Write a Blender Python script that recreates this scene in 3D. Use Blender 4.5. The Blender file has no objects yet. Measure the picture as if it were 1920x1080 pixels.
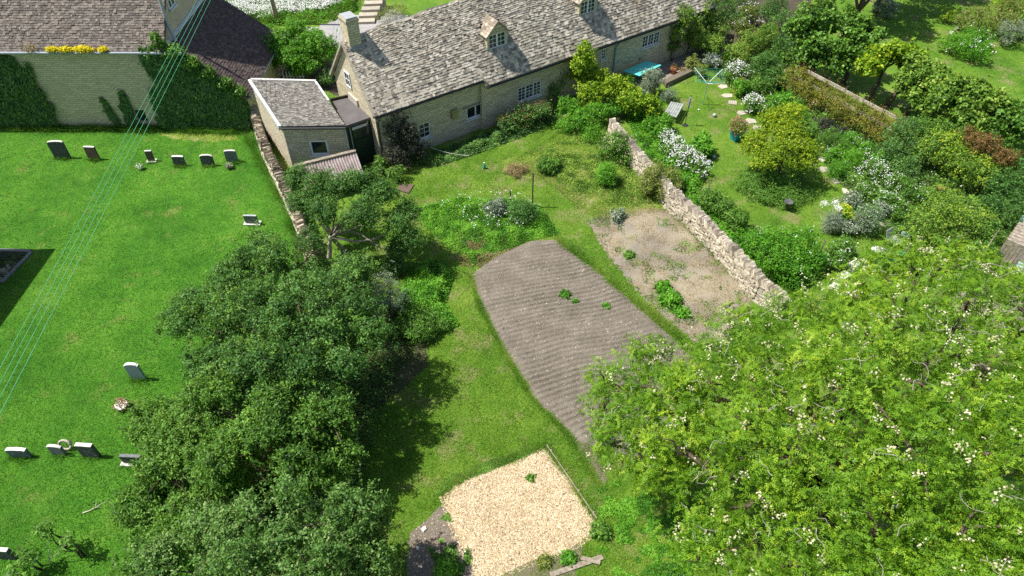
import bpy, math, random
import numpy as np
from mathutils import Vector, Matrix

# ------------------------------------------------------------------ camera, sky, sun, exposure
sc = bpy.context.scene
COL = sc.collection
H, F = 21.0, 1280.0                      # drone height in metres, focal length in photo pixels
cam_d = bpy.data.cameras.new('camera'); cam = bpy.data.objects.new('camera', cam_d); COL.objects.link(cam)
cam.location = (0, 0, H); cam.rotation_euler = (math.radians(45), 0, 0)
cam_d.sensor_width = 36.0; cam_d.lens = 36.0*F/1920.0; cam_d.clip_start = 0.1; cam_d.clip_end = 1500
sc.camera = cam
SUN_EL = math.radians(59.5); SUN_AZ = math.atan2(-0.999, 0.05)       # azimuth from +Y towards +X
sun_dir = Vector((math.sin(SUN_AZ)*math.cos(SUN_EL), math.cos(SUN_AZ)*math.cos(SUN_EL), math.sin(SUN_EL)))
w = bpy.data.worlds.new('World'); sc.world = w; w.use_nodes = True
wn = w.node_tree.nodes; wl = w.node_tree.links
sky = wn.new('ShaderNodeTexSky'); sky.sky_type = 'NISHITA'; sky.sun_disc = False
sky.sun_elevation = SUN_EL; sky.sun_rotation = SUN_AZ; sky.altitude = 150; sky.air_density = 1.0; sky.dust_density = 1.5
wn['Background'].inputs['Strength'].default_value = 0.088
wl.new(sky.outputs[0], wn['Background'].inputs['Color'])
sun_d = bpy.data.lights.new('sun', 'SUN'); sun_d.energy = 4.6; sun_d.angle = math.radians(0.53); sun_d.color = (1.0, 0.955, 0.88)
sun = bpy.data.objects.new('sun', sun_d); COL.objects.link(sun); sun.rotation_euler = (-sun_dir).to_track_quat('-Z', 'Y').to_euler()
sun.location = (0, 0, 60)
vs = sc.view_settings; vs.view_transform = 'Standard'; vs.look = 'None'; vs.gamma = 1.0; vs.exposure = 0.68; vs.use_curve_mapping = False
sc.cycles.max_bounces = 7; sc.cycles.diffuse_bounces = 3; sc.cycles.glossy_bounces = 2; sc.cycles.transmission_bounces = 4
sc.cycles.transparent_max_bounces = 10; sc.cycles.caustics_reflective = False; sc.cycles.caustics_refractive = False
sc.cycles.use_denoising = False

# ------------------------------------------------------------------ helpers
random.seed(7)
RNG = np.random.default_rng(11)
def P(px, py, z=0.0):
    """point of the place at height z that the photo shows at (px, py)"""
    u = (px-960)/F; v = (py-540)/F; c = math.sqrt(.5)
    t = (H-z)/(c+v*c)
    return Vector((u*t, (c-v*c)*t, z))
def P2(px, py): p = P(px, py); return (p.x, p.y)
def tag(o, label=None, cat=None, group=None, kind=None):
    if label: o['label'] = label
    if cat: o['category'] = cat
    if group: o['group'] = group
    if kind: o['kind'] = kind
    return o
def thing(name, label, cat, loc=(0, 0, 0), rz=0.0, group=None):
    o = bpy.data.objects.new(name, None); COL.objects.link(o); o.empty_display_size = .2
    o.location = loc; o.rotation_euler = (0, 0, rz)
    return tag(o, label, cat, group)
def link(name, me, parent=None, world=True):
    o = bpy.data.objects.new(name, me); COL.objects.link(o)
    if parent is not None:
        o.parent = parent
        if world:                                 # mesh is written in place coordinates
            r = parent
            off = Vector((0, 0, 0))
            while r is not None: off += r.location; r = r.parent
            o.location = -off
    return o
class MB:
    """collects verts and faces of ONE mesh"""
    def __init__(s): s.v = []; s.f = []; s.uv = {}; s.r = []
    def quad(s, a, b, c, d, uv=None):
        i = len(s.v); s.v += [tuple(a), tuple(b), tuple(c), tuple(d)]; s.f.append((i, i+1, i+2, i+3))
        if uv: s.uv[len(s.f)-1] = uv
    def poly(s, pts, uv=None):
        i = len(s.v); s.v += [tuple(p) for p in pts]; s.f.append(tuple(range(i, i+len(pts))))
        if uv: s.uv[len(s.f)-1] = uv
    def hexa(s, c, r=None):
        """8 corners: bottom 4 (ccw from above), top 4"""
        i = len(s.v); s.v += [tuple(p) for p in c]
        s.f += [(i+3, i+2, i+1, i), (i+4, i+5, i+6, i+7), (i, i+1, i+5, i+4), (i+1, i+2, i+6, i+5), (i+2, i+3, i+7, i+6), (i+3, i, i+4, i+7)]
        if r is not None: s.r += [r]*6
    def box(s, o, ax, ay, az, r=None):
        o, ax, ay, az = Vector(o), Vector(ax), Vector(ay), Vector(az)
        s.hexa([o, o+ax, o+ax+ay, o+ay, o+az, o+ax+az, o+ax+ay+az, o+ay+az], r)
    def cbox(s, c, sx, sy, sz, rz=0.0, r=None):
        """box on its base centre"""
        ca, sa = math.cos(rz), math.sin(rz); ax = Vector((ca*sx, sa*sx, 0)); ay = Vector((-sa*sy, ca*sy, 0))
        s.box(Vector(c)-ax/2-ay/2, ax, ay, (0, 0, sz), r)
    def tube(s, pts, rad, n=6, cap=True):
        pts = [Vector(p) for p in pts]
        if not hasattr(rad, '__len__'): rad = [rad]*len(pts)
        base = len(s.v)
        for k, p in enumerate(pts):
            t = (pts[min(k+1, len(pts)-1)]-pts[max(k-1, 0)]).normalized()
            a = t.orthogonal().normalized() if k == 0 else (a-t*a.dot(t)).normalized()
            b = t.cross(a)
            for j in range(n):
                an = 2*math.pi*j/n; s.v.append(tuple(p+(a*math.cos(an)+b*math.sin(an))*rad[k]))
        for k in range(len(pts)-1):
            for j in range(n):
                j2 = (j+1) % n
                s.f.append((base+k*n+j, base+k*n+j2, base+(k+1)*n+j2, base+(k+1)*n+j))
        if cap:
            s.f.append(tuple(base+j for j in reversed(range(n)))); s.f.append(tuple(base+(len(pts)-1)*n+j for j in range(n)))
    def lathe(s, c, prof, n=16):
        c = Vector(c); base = len(s.v)
        for (r, z) in prof:
            for j in range(n):
                an = 2*math.pi*j/n; s.v.append((c.x+r*math.cos(an), c.y+r*math.sin(an), c.z+z))
        for k in range(len(prof)-1):
            for j in range(n):
                j2 = (j+1) % n; s.f.append((base+k*n+j, base+k*n+j2, base+(k+1)*n+j2, base+(k+1)*n+j))
        s.f.append(tuple(base+j for j in reversed(range(n)))); s.f.append(tuple(base+(len(prof)-1)*n+j for j in range(n)))
    def mesh(s, name, mat, smooth=False):
        me = bpy.data.meshes.new(name); me.from_pydata(s.v, [], s.f)
        if s.uv:
            ul = me.uv_layers.new(name='UVMap')
            for fi, uv in s.uv.items():
                for k, li in enumerate(me.polygons[fi].loop_indices): ul.data[li].uv = uv[k]
        if s.r:
            at = me.attributes.new('rnd', 'FLOAT', 'FACE'); at.data.foreach_set('value', s.r)
        me.materials.append(mat)
        if smooth: me.polygons.foreach_set('use_smooth', [True]*len(me.polygons))
        me.update(); return me
    def build(s, name, mat, parent=None, smooth=False, world=True):
        return link(name, s.mesh(name, mat, smooth), parent, world)
def np_mesh(name, V, k, mat, attrs):
    """V (n*k, 3): n separate faces of k corners"""
    n = len(V)//k
    me = bpy.data.meshes.new(name); me.vertices.add(len(V)); me.vertices.foreach_set('co', np.ascontiguousarray(V, np.float32).ravel())
    me.loops.add(len(V)); me.loops.foreach_set('vertex_index', np.arange(len(V), dtype=np.int32))
    me.polygons.add(n); me.polygons.foreach_set('loop_start', np.arange(0, len(V), k, dtype=np.int32))
    for nm, a in attrs.items():
        at = me.attributes.new(nm, 'FLOAT', 'FACE'); at.data.foreach_set('value', np.ascontiguousarray(a, np.float32))
    me.materials.append(mat); me.update(calc_edges=True)
    return me
def unit(a): return a/np.maximum(np.linalg.norm(a, axis=-1, keepdims=True), 1e-9)
def hash2(ix, iy, s):
    h = np.sin(ix*127.1+iy*311.7+s*74.7)*43758.5453
    return h-np.floor(h)
def vnoise(x, y, s=0):
    ix, iy = np.floor(x), np.floor(y); fx, fy = x-ix, y-iy; fx = fx*fx*(3-2*fx); fy = fy*fy*(3-2*fy)
    return (hash2(ix, iy, s)*(1-fx)+hash2(ix+1, iy, s)*fx)*(1-fy)+(hash2(ix, iy+1, s)*(1-fx)+hash2(ix+1, iy+1, s)*fx)*fy
def inpoly(x, y, poly):
    c = np.zeros(len(x), bool); n = len(poly)
    for i in range(n):
        x1, y1 = poly[i]; x2, y2 = poly[(i+1) % n]
        k = ((y1 > y) != (y2 > y)) & (x < (x2-x1)*(y-y1)/(y2-y1+1e-12)+x1)
        c ^= k
    return c
def sdist(x, y, poly):
    d = np.full(len(x), 1e9); n = len(poly)
    for i in range(n):
        a = np.array(poly[i]); b = np.array(poly[(i+1) % n]); ab = b-a
        t = np.clip(((x-a[0])*ab[0]+(y-a[1])*ab[1])/(ab@ab+1e-12), 0, 1)
        d = np.minimum(d, np.hypot(x-a[0]-t*ab[0], y-a[1]-t*ab[1]))
    return np.where(inpoly(x, y, poly), d, -d)
def PP(*pts): return [P2(a, b) for a, b in pts]

# ------------------------------------------------------------------ materials
def lin(r, g, b):
    f = lambda c: (c/255/12.92) if c/255 <= .04045 else ((c/255+.055)/1.055)**2.4
    return (f(r), f(g), f(b), 1)
class N:
    def __init__(s, name):
        s.m = bpy.data.materials.new(name); s.m.use_nodes = True; s.t = s.m.node_tree; s.t.nodes.clear()
        s.tc = s.t.nodes.new('ShaderNodeTexCoord')
        s.o = s.t.nodes.new('ShaderNodeOutputMaterial')
    def nd(s, ty, **kw):
        n = s.t.nodes.new(ty)
        for k, v in kw.items(): setattr(n, k, v)
        return n
    def set(s, sock, v):
        if isinstance(v, bpy.types.NodeSocket): s.t.links.new(v, sock)
        else: sock.default_value = v
    def obj(s): return s.tc.outputs['Object']
    def uv(s): return s.tc.outputs['UV']
    def geo(s): return s.nd('ShaderNodeNewGeometry').outputs['Position']
    def noise(s, scale, detail=3, vec=None, rough=.55, dist=0.0):
        n = s.nd('ShaderNodeTexNoise'); n.inputs['Scale'].default_value = scale; n.inputs['Detail'].default_value = detail
        n.inputs['Roughness'].default_value = rough; n.inputs['Distortion'].default_value = dist
        s.set(n.inputs['Vector'], vec if vec is not None else s.geo()); return n.outputs['Fac']
    def noisec(s, scale, vec):
        n = s.nd('ShaderNodeTexNoise'); n.inputs['Scale'].default_value = scale; s.set(n.inputs['Vector'], vec); return n.outputs['Color']
    def voro(s, scale, vec=None, out='Distance', feature='F1'):
        n = s.nd('ShaderNodeTexVoronoi'); n.feature = feature; n.inputs['Scale'].default_value = scale
        s.set(n.inputs['Vector'], vec if vec is not None else s.geo()); return n.outputs[out]
    def ramp(s, fac, stops, interp='LINEAR'):
        n = s.nd('ShaderNodeValToRGB'); e = n.color_ramp.elements; n.color_ramp.interpolation = interp
        while len(e) < len(stops): e.new(.5)
        for k, (p, c) in enumerate(stops):
            e[k].position = p; e[k].color = c if len(c) == 4 else (*c, 1)
        s.set(n.inputs['Fac'], fac); return n.outputs['Color']
    def mix(s, fac, a, b, mode='MIX'):
        n = s.nd('ShaderNodeMix'); n.data_type = 'RGBA'; n.blend_type = mode
        s.set(n.inputs[0], fac); s.set(n.inputs[6], a); s.set(n.inputs[7], b); return n.outputs[2]
    def math(s, op, a, b=0.0, c=None):
        n = s.nd('ShaderNodeMath'); n.operation = op; s.set(n.inputs[0], a); s.set(n.inputs[1], b)
        if c is not None: s.set(n.inputs[2], c)
        return n.outputs[0]
    def attr(s, nm): n = s.nd('ShaderNodeAttribute'); n.attribute_name = nm; return n.outputs['Fac']
    def orand(s): return s.nd('ShaderNodeObjectInfo').outputs['Random']
    def bump(s, h, strength=.5, dist=.02):
        n = s.nd('ShaderNodeBump'); n.inputs['Strength'].default_value = strength; n.inputs['Distance'].default_value = dist
        s.set(n.inputs['Height'], h); return n.outputs['Normal']
    def pbr(s, col, rough=.8, spec=.3, normal=None, metal=0.0):
        b = s.nd('ShaderNodeBsdfPrincipled'); s.set(b.inputs['Base Color'], col); s.set(b.inputs['Roughness'], rough)
        b.inputs['Specular IOR Level'].default_value = spec; b.inputs['Metallic'].default_value = metal
        if normal is not None: s.set(b.inputs['Normal'], normal)
        return b.outputs[0]
    def shmix(s, fac, a, b):
        n = s.nd('ShaderNodeMixShader'); s.set(n.inputs[0], fac); s.set(n.inputs[1], a); s.set(n.inputs[2], b); return n.outputs[0]
    def out(s, sh): s.set(s.o.inputs['Surface'], sh); return s.m
def plain(name, c, rough=.6, spec=.4, var=.25, scale=6, metal=0.0, bump=.15):
    n = N(name); f = n.noise(scale, 4); d = tuple(x*(1-var) for x in c[:3])+(1,); l = tuple(min(1, x*(1+var)) for x in c[:3])+(1,)
    return n.out(n.pbr(n.ramp(f, [(.3, d), (.7, l)]), rough, spec, n.bump(n.noise(scale*6, 3), bump, .01), metal))
def leafmat(name, cols, trans=.38, rough=.5, spec=.28):
    """cols: dark, mid, light, fresh; each leaf has its own tint, each spray its own too"""
    n = N(name); r = n.attr('rnd'); c = n.attr('crn')
    f = n.math('ADD', n.math('MULTIPLY', r, .5), n.math('MULTIPLY', c, .5))
    k = len(cols); col = n.ramp(f, [(.15+.7*i/(k-1), x) for i, x in enumerate(cols)])
    b = n.pbr(col, rough, spec)
    t = n.nd('ShaderNodeBsdfTranslucent'); n.set(t.inputs['Color'], n.mix(.45, col, (.30, .42, .03, 1), 'MIX'))
    return n.out(n.shmix(trans, b, t.outputs[0]))
def g(r, gg, b): return (r, gg, b, 1)
MAT = {}
# leaves
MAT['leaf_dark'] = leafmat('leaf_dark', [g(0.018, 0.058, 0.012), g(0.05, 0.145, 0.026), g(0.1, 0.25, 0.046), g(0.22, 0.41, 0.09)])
MAT['leaf_mid'] = leafmat('leaf_mid', [g(0.03, 0.08, 0.012), g(0.075, 0.19, 0.022), g(0.14, 0.31, 0.04), g(0.27, 0.48, 0.08)])
MAT['leaf_apple'] = leafmat('leaf_apple', [g(0.028, 0.08, 0.012), g(0.07, 0.18, 0.028), g(0.15, 0.3, 0.06), g(0.33, 0.47, 0.16)])
MAT['leaf_robinia'] = leafmat('leaf_robinia', [g(0.04, 0.115, 0.008), g(0.115, 0.26, 0.012), g(0.215, 0.4, 0.022), g(0.42, 0.56, 0.04)], .42)
MAT['leaf_bright'] = leafmat('leaf_bright', [g(0.032, 0.12, 0.008), g(0.075, 0.26, 0.014), g(0.135, 0.39, 0.024), g(0.26, 0.53, 0.05)])
MAT['leaf_gold'] = leafmat('leaf_gold', [g(0.07, 0.16, 0.008), g(0.17, 0.33, 0.014), g(0.3, 0.46, 0.02), g(0.55, 0.62, 0.05)])
MAT['leaf_acer'] = leafmat('leaf_acer', [g(0.065, 0.14, 0.006), g(0.16, 0.28, 0.01), g(0.28, 0.41, 0.016), g(0.48, 0.54, 0.03)])
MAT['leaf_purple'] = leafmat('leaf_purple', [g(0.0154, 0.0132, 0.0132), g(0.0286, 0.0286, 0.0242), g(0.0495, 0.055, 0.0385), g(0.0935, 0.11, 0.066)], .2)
MAT['leaf_grey'] = leafmat('leaf_grey', [g(0.07, 0.11, 0.06), g(0.14, 0.2, 0.12), g(0.25, 0.31, 0.21), g(0.45, 0.5, 0.38)], .25)
MAT['leaf_copper'] = leafmat('leaf_copper', [g(0.065, 0.115, 0.014), g(0.18, 0.225, 0.026), g(0.31, 0.31, 0.04), g(0.46, 0.32, 0.08)])
MAT['leaf_rust'] = leafmat('leaf_rust', [g(0.07, 0.06, 0.016), g(0.17, 0.11, 0.03), g(0.28, 0.15, 0.05), g(0.36, 0.19, 0.1)])
MAT['leaf_lime'] = leafmat('leaf_lime', [g(0.05, 0.12, 0.012), g(0.12, 0.25, 0.028), g(0.22, 0.38, 0.05), g(0.42, 0.54, 0.09)])
MAT['leaf_ivy'] = leafmat('leaf_ivy', [g(0.028, 0.078, 0.02), g(0.062, 0.155, 0.034), g(0.12, 0.26, 0.052), g(0.22, 0.4, 0.08)], .25, .4)
MAT['leaf_straw'] = leafmat('leaf_straw', [g(0.14, 0.12, 0.04), g(0.28, 0.21, 0.09), g(0.42, 0.32, 0.15), g(0.55, 0.45, 0.24)], .3)
MAT['leaf_olive'] = leafmat('leaf_olive', [g(0.06, 0.1, 0.016), g(0.14, 0.2, 0.03), g(0.24, 0.29, 0.06), g(0.38, 0.4, 0.13)])
MAT['grass_blade'] = leafmat('grass_blade', [g(0.025, 0.115, 0.009), g(0.058, 0.215, 0.015), g(0.098, 0.295, 0.022), g(0.24, 0.39, 0.07)], .4)
MAT['grass_garden'] = leafmat('grass_garden', [g(0.065, 0.17, 0.012), g(0.125, 0.275, 0.02), g(0.195, 0.355, 0.03), g(0.36, 0.41, 0.09)], .4)
def petal(name, a, b):
    n = N(name); c = n.ramp(n.attr('rnd'), [(0, a), (1, b)]); bs = n.pbr(c, .6, .2)
    t = n.nd('ShaderNodeBsdfTranslucent'); n.set(t.inputs['Color'], c); return n.out(n.shmix(.3, bs, t.outputs[0]))
MAT['petal_white'] = petal('petal_white', g(.70, .70, .66), g(.85, .85, .83))
MAT['petal_cream'] = petal('petal_cream', g(.50, .44, .25), g(.74, .70, .50))
MAT['petal_yellow'] = petal('petal_yellow', g(.74, .60, .01), g(.86, .78, .04))
MAT['petal_red'] = petal('petal_red', g(.6, .05, .02), g(.75, .15, .08))
MAT['petal_pink'] = petal('petal_pink', g(.45, .12, .12), g(.65, .35, .32))
MAT['petal_lilac'] = petal('petal_lilac', g(.22, .20, .34), g(.5, .48, .62))
# wood and bark
def bark(name, a, b):
    n = N(name); f = n.noise(9, 5, dist=.6); return n.out(n.pbr(n.ramp(f, [(.3, a), (.7, b)]), .9, .2, n.bump(n.noise(30, 4), .6, .02)))
MAT['bark'] = bark('bark', g(.05, .035, .022), g(.16, .125, .09))
MAT['bark_pale'] = bark('bark_pale', g(.22, .19, .15), g(.50, .46, .40))
MAT['twig'] = bark('twig', g(.20, .17, .11), g(.46, .42, .33))
MAT['timber'] = bark('timber', g(.16, .13, .10), g(.38, .33, .26))
MAT['timber_pale'] = bark('timber_pale', g(.34, .30, .24), g(.62, .57, .48))
MAT['timber_dark'] = bark('timber_dark', g(.018, .014, .011), g(.06, .045, .035))
# stone
def rubble_wall(name, c1, c2, mortar, bw=.34, bh=.105, patch=None):
    n = N(name); uv = n.uv()
    wob = n.nd('ShaderNodeVectorMath', operation='SCALE'); n.set(wob.inputs[0], n.noisec(2.2, uv)); wob.inputs['Scale'].default_value = .11
    v = n.nd('ShaderNodeVectorMath', operation='ADD'); n.set(v.inputs[0], uv); n.set(v.inputs[1], wob.outputs[0])
    def brick(vec, w_, h_):
        b = n.nd('ShaderNodeTexBrick'); n.set(b.inputs['Vector'], vec); b.inputs['Scale'].default_value = 1.0
        b.inputs['Brick Width'].default_value = w_; b.inputs['Row Height'].default_value = h_; b.inputs['Mortar Size'].default_value = .009
        b.inputs['Mortar Smooth'].default_value = .4; b.inputs['Color1'].default_value = c1; b.inputs['Color2'].default_value = c2; b.inputs['Mortar'].default_value = mortar
        b.inputs['Bias'].default_value = -.1; return b
    b = brick(v.outputs[0], bw, bh)
    blo = n.noise(1.1, 4, uv); col = n.mix(n.ramp(blo, [(.35, g(0, 0, 0)), (.75, g(1, 1, 1))]), b.outputs['Color'], patch or c2)
    col = n.mix(.35, b.outputs['Color'], col)
    col = n.mix(.5, col, n.ramp(n.noise(14, 5, uv), [(.25, tuple(x*.5 for x in c1[:3])+(1,)), (.75, tuple(min(1, x*1.35) for x in c2[:3])+(1,))]))
    hgt = n.math('ADD', n.math('MULTIPLY', b.outputs['Fac'], -1.0), n.math('MULTIPLY', n.noise(22, 4, uv), .7))
    return n.out(n.pbr(col, .93, .15, n.bump(hgt, .9, .03)))
MAT['cottage_stone'] = rubble_wall('cottage_stone', g(.38, .31, .21), g(.82, .695, .49), g(.32, .26, .175), .40, .125, g(.60, .48, .30))
MAT['barn_stone'] = rubble_wall('barn_stone', g(.54, .41, .27), g(.90, .72, .49), g(.64, .50, .33), .34, .115, g(.64, .46, .27))
MAT['shed_stone'] = rubble_wall('shed_stone', g(.36, .305, .22), g(.80, .69, .52), g(.34, .285, .21), .34, .115, g(.58, .49, .36))
def slate(name, stops, lichen, amount=.62, pale=None):
    n = N(name); r = n.math('FRACT', n.math('ADD', n.attr('rnd'), n.orand()))
    col = n.ramp(r, stops)
    col = n.mix(.25, col, n.ramp(n.noise(7, 5), [(.3, tuple(x*.55 for x in stops[0][1][:3])+(1,)), (.7, tuple(min(1, x*1.2) for x in stops[-1][1][:3])+(1,))]))
    if name == 'stone_slate': col = n.mix(n.ramp(n.noise(.8, 5, rough=.65), [(.52, g(0, 0, 0)), (.72, g(.5, .5, .5))]), col, n.ramp(n.noise(12, 4), [(.3, g(.085, .065, .030)), (.7, g(.27, .22, .11))]))
    sp = n.ramp(n.noise(5.5, 6, rough=.7), [(amount, g(0, 0, 0)), (amount+.07, g(1, 1, 1))])
    col = n.mix(sp, col, lichen)
    if name in ('stone_slate', 'barn_tile', 'shed_tile'): col = n.mix(n.ramp(n.noise(13, 3), [(.66, g(0, 0, 0)), (.70, g(.9, .9, .9))]), col, lichen)
    return n.out(n.pbr(col, .9, .2, n.bump(n.noise(25, 5), .5, .015)))
MAT['stone_slate'] = slate('stone_slate', [(0, g(.10, .088, .072)), (.16, g(.20, .175, .138)), (.45, g(.37, .325, .25)), (.8, g(.55, .485, .38)), (1, g(.70, .635, .52))], g(.70, .66, .56), .64)
MAT['barn_tile'] = slate('barn_tile', [(0, g(.07, .06, .052)), (.5, g(.135, .115, .10)), (1, g(.24, .205, .17))], g(.62, .58, .50), .64)
MAT['wing_tile'] = slate('wing_tile', [(0, g(.060, .045, .042)), (.5, g(.095, .072, .066)), (1, g(.15, .115, .105))], g(.24, .21, .19), .75)
MAT['shed_tile'] = slate('shed_tile', [(0, g(.08, .076, .068)), (.5, g(.16, .15, .132)), (1, g(.32, .30, .26))], g(.46, .45, .41), .61)
MAT['dry_stone'] = slate('dry_stone', [(0, g(.20, .17, .12)), (.3, g(.36, .31, .225)), (.7, g(.52, .46, .35)), (1, g(.66, .60, .48))], g(.62, .60, .54), .66)
MAT['coping'] = slate('coping', [(0, g(.14, .115, .085)), (.35, g(.32, .27, .20)), (.75, g(.52, .455, .35)), (1, g(.70, .63, .51))], g(.66, .63, .55), .62)
MAT['paving'] = slate('paving', [(0, g(.32, .29, .23)), (1, g(.52, .47, .38))], g(.55, .52, .44), .62)
n = N('mortar_core'); MAT['mortar_core'] = n.out(n.pbr(n.ramp(n.noise(12, 4), [(.3, g(.10, .085, .06)), (.7, g(.22, .19, .14))]), .95, .1, n.bump(n.noise(30, 4), .6, .03)))
# paint, metal, glass
MAT['white_paint'] = plain('white_paint', g(.74, .75, .75), .45, .4, .06)
MAT['grey_white'] = plain('grey_white', g(.60, .62, .63), .6, .3, .15)
MAT['lead'] = plain('lead', g(.24, .27, .31), .5, .5, .2)
MAT['felt'] = plain('felt', g(.115, .105, .105), .8, .3, .15, 2)
MAT['pipe'] = plain('pipe', g(.34, .36, .36), .5, .4, .1)
MAT['pipe_teal'] = plain('pipe_teal', g(.18, .36, .34), .5, .4, .1)
MAT['green_paint'] = plain('green_paint', g(.010, .030, .022), .5, .4, .2)
MAT['rust_iron'] = plain('rust_iron', g(.09, .06, .05), .7, .4, .3)
MAT['dark_iron'] = plain('dark_iron', g(.03, .03, .032), .6, .4, .2)
MAT['turquoise'] = plain('turquoise', g(.12, .66, .60), .5, .4, .06, 2)
MAT['planter_blue'] = plain('planter_blue', g(.010, .26, .36), .35, .5, .1, 3)
MAT['terracotta'] = plain('terracotta', g(.36, .13, .07), .8, .2, .2)
MAT['wire_green'] = plain('wire_green', g(.09, .40, .20), .5, .4, .08)
MAT['net_green'] = plain('net_green', g(.03, .30, .22), .6, .3, .15)
MAT['pale_blue'] = plain('pale_blue', g(.42, .58, .64), .3, .5, .05)
MAT['granite'] = plain('granite', g(.085, .088, .092), .7, .3, .3, 14)
MAT['granite_mid'] = plain('granite_mid', g(.15, .16, .165), .7, .3, .25, 14)
MAT['granite_pale'] = plain('granite_pale', g(.36, .39, .41), .75, .3, .15, 14)
def gravemat(name, c, spot):
    n = N(name); col = n.ramp(n.noise(14, 5), [(.3, tuple(x*.65 for x in c[:3])+(1,)), (.7, tuple(x*1.35 for x in c[:3])+(1,))]); col = n.mix(n.ramp(n.noise(9, 5, rough=.7), [(.57, g(0, 0, 0)), (.66, g(.8, .8, .8))]), col, spot)
    return n.out(n.pbr(col, .8, .25, n.bump(n.noise(60, 3), .3, .01)))
MAT['granite'] = gravemat('granite', g(.085, .088, .090), g(.30, .30, .25)); MAT['granite_mid'] = gravemat('granite_mid', g(.15, .16, .165), g(.36, .36, .30))
MAT['grave_brown'] = plain('grave_brown', g(.13, .09, .07), .85, .2, .3, 12)
MAT['stone_top'] = plain('stone_top', g(.62, .60, .54), .9, .2, .18, 9)
MAT['white_stone'] = plain('white_stone', g(.74, .72, .66), .85, .2, .15, 9)
MAT['box_yellow'] = plain('box_yellow', g(.30, .26, .11), .6, .3, .1)
MAT['cloth_grey'] = plain('cloth_grey', g(.30, .32, .30), .8, .2, .2, 4)
n = N('glass'); MAT['glass'] = n.out(n.pbr(n.ramp(n.noise(1.2, 2), [(.3, g(.012, .014, .018)), (.7, g(.04, .045, .055))]), .08, .6))
n = N('corrugated'); MAT['corrugated'] = n.out(n.pbr(n.ramp(n.noise(2.5, 5), [(.3, g(.20, .15, .14)), (.55, g(.32, .27, .26)), (.8, g(.44, .40, .38))]), .85, .2, n.bump(n.noise(30, 3), .2, .01)))
# ground
def lawn(name, cols, dry, dryamt=.62, edge=None):
    n = N(name)
    big = n.noise(.33, 4, rough=.6); mid = n.noise(1.7, 4, rough=.65); fine = n.noise(16, 4, rough=.7)
    f = n.math('ADD', n.math('MULTIPLY', big, .50), n.math('ADD', n.math('MULTIPLY', mid, .30), n.math('MULTIPLY', fine, .20)))
    k = len(cols); col = n.ramp(f, [(.33+.34*i/(k-1), c) for i, c in enumerate(cols)])
    d = n.ramp(n.noise(.75, 5, rough=.65), [(dryamt, g(0, 0, 0)), (dryamt+.14, g(.85, .85, .85))])
    col = n.mix(d, col, dry)
    hh = n.math('ADD', n.noise(45, 3, rough=.7), n.math('MULTIPLY', n.noise(8, 3), .8))
    sh = n.pbr(col, .85, .15, n.bump(hh, .9, .05))
    return edge_out(n, sh, edge)
def edge_out(n, sh, edge):
    if edge:
        e = n.math('ADD', n.attr('edge'), n.math('MULTIPLY', n.math('SUBTRACT', n.noise(3.2, 5, rough=.7), .5), edge*2.2))
        tr = n.nd('ShaderNodeBsdfTransparent')
        sh = n.shmix(n.math('GREATER_THAN', e, 0.0), tr.outputs[0], sh)
    return n.out(sh)
MAT['lawn_church'] = lawn('lawn_church', [g(.022, .092, .008), g(.052, .182, .013), g(.090, .248, .020), g(.18, .31, .045)], g(.20, .25, .06), .57, .2)
MAT['lawn_garden'] = lawn('lawn_garden', [g(.050, .125, .010), g(.095, .205, .017), g(.150, .265, .028), g(.24, .305, .055)], g(.27, .245, .11), .52)
MAT['lawn_rough'] = lawn('lawn_rough', [g(.09, .17, .016), g(.16, .25, .03), g(.25, .32, .06), g(.38, .38, .14)], g(.48, .42, .22), .55, .35)
def soil(name, stops, edge, pebble=.72, pcol=g(.5, .46, .38), fine=24):
    n = N(name)
    f = n.math('ADD', n.math('MULTIPLY', n.noise(1.1, 4), .45), n.math('MULTIPLY', n.noise(fine, 5, rough=.75), .55))
    col = n.ramp(f, stops)
    if name == 'soil_plot': col = n.mix(n.ramp(n.noise(.55, 3), [(.42, g(0, 0, 0)), (.58, g(.85, .85, .85))]), col, n.ramp(f, [(.3, g(.15, .13, .105)), (.7, g(.30, .265, .22))]))
    p = n.ramp(n.noise(33, 2), [(pebble, g(0, 0, 0)), (pebble+.03, g(1, 1, 1))]); col = n.mix(p, col, pcol)
    sh = n.pbr(col, .95, .12, n.bump(n.noise(34, 5, rough=.75), .9, .05)); return edge_out(n, sh, edge)
MAT['soil_tilled'] = soil('soil_tilled', [(.3, g(.118, .101, .077)), (.5, g(.200, .174, .136)), (.7, g(.31, .275, .22))], .10)
MAT['soil_plot'] = soil('soil_plot', [(.3, g(.20, .17, .12)), (.45, g(.31, .265, .19)), (.6, g(.43, .37, .265)), (.75, g(.56, .49, .35))], .35, .66)
MAT['soil_bare'] = soil('soil_bare', [(.3, g(.14, .115, .08)), (.6, g(.235, .198, .145)), (.8, g(.34, .295, .225))], .22, .74)
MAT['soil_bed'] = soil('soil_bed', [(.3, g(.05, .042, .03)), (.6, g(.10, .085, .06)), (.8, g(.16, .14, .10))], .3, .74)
MAT['gravel'] = soil('gravel', [(.3, g(.26, .18, .10)), (.45, g(.44, .34, .20)), (.58, g(.58, .48, .32)), (.75, g(.74, .66, .50))], .14, .64, g(.80, .74, .60), 42)
n = N('gravel_chip'); MAT['gravel_chip'] = n.out(n.pbr(n.ramp(n.attr('rnd'), [(0, g(.14, .085, .04)), (.28, g(.33, .235, .125)), (.60, g(.55, .435, .265)), (.87, g(.72, .62, .43)), (1, g(.84, .79, .67))]), .9, .2))
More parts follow.
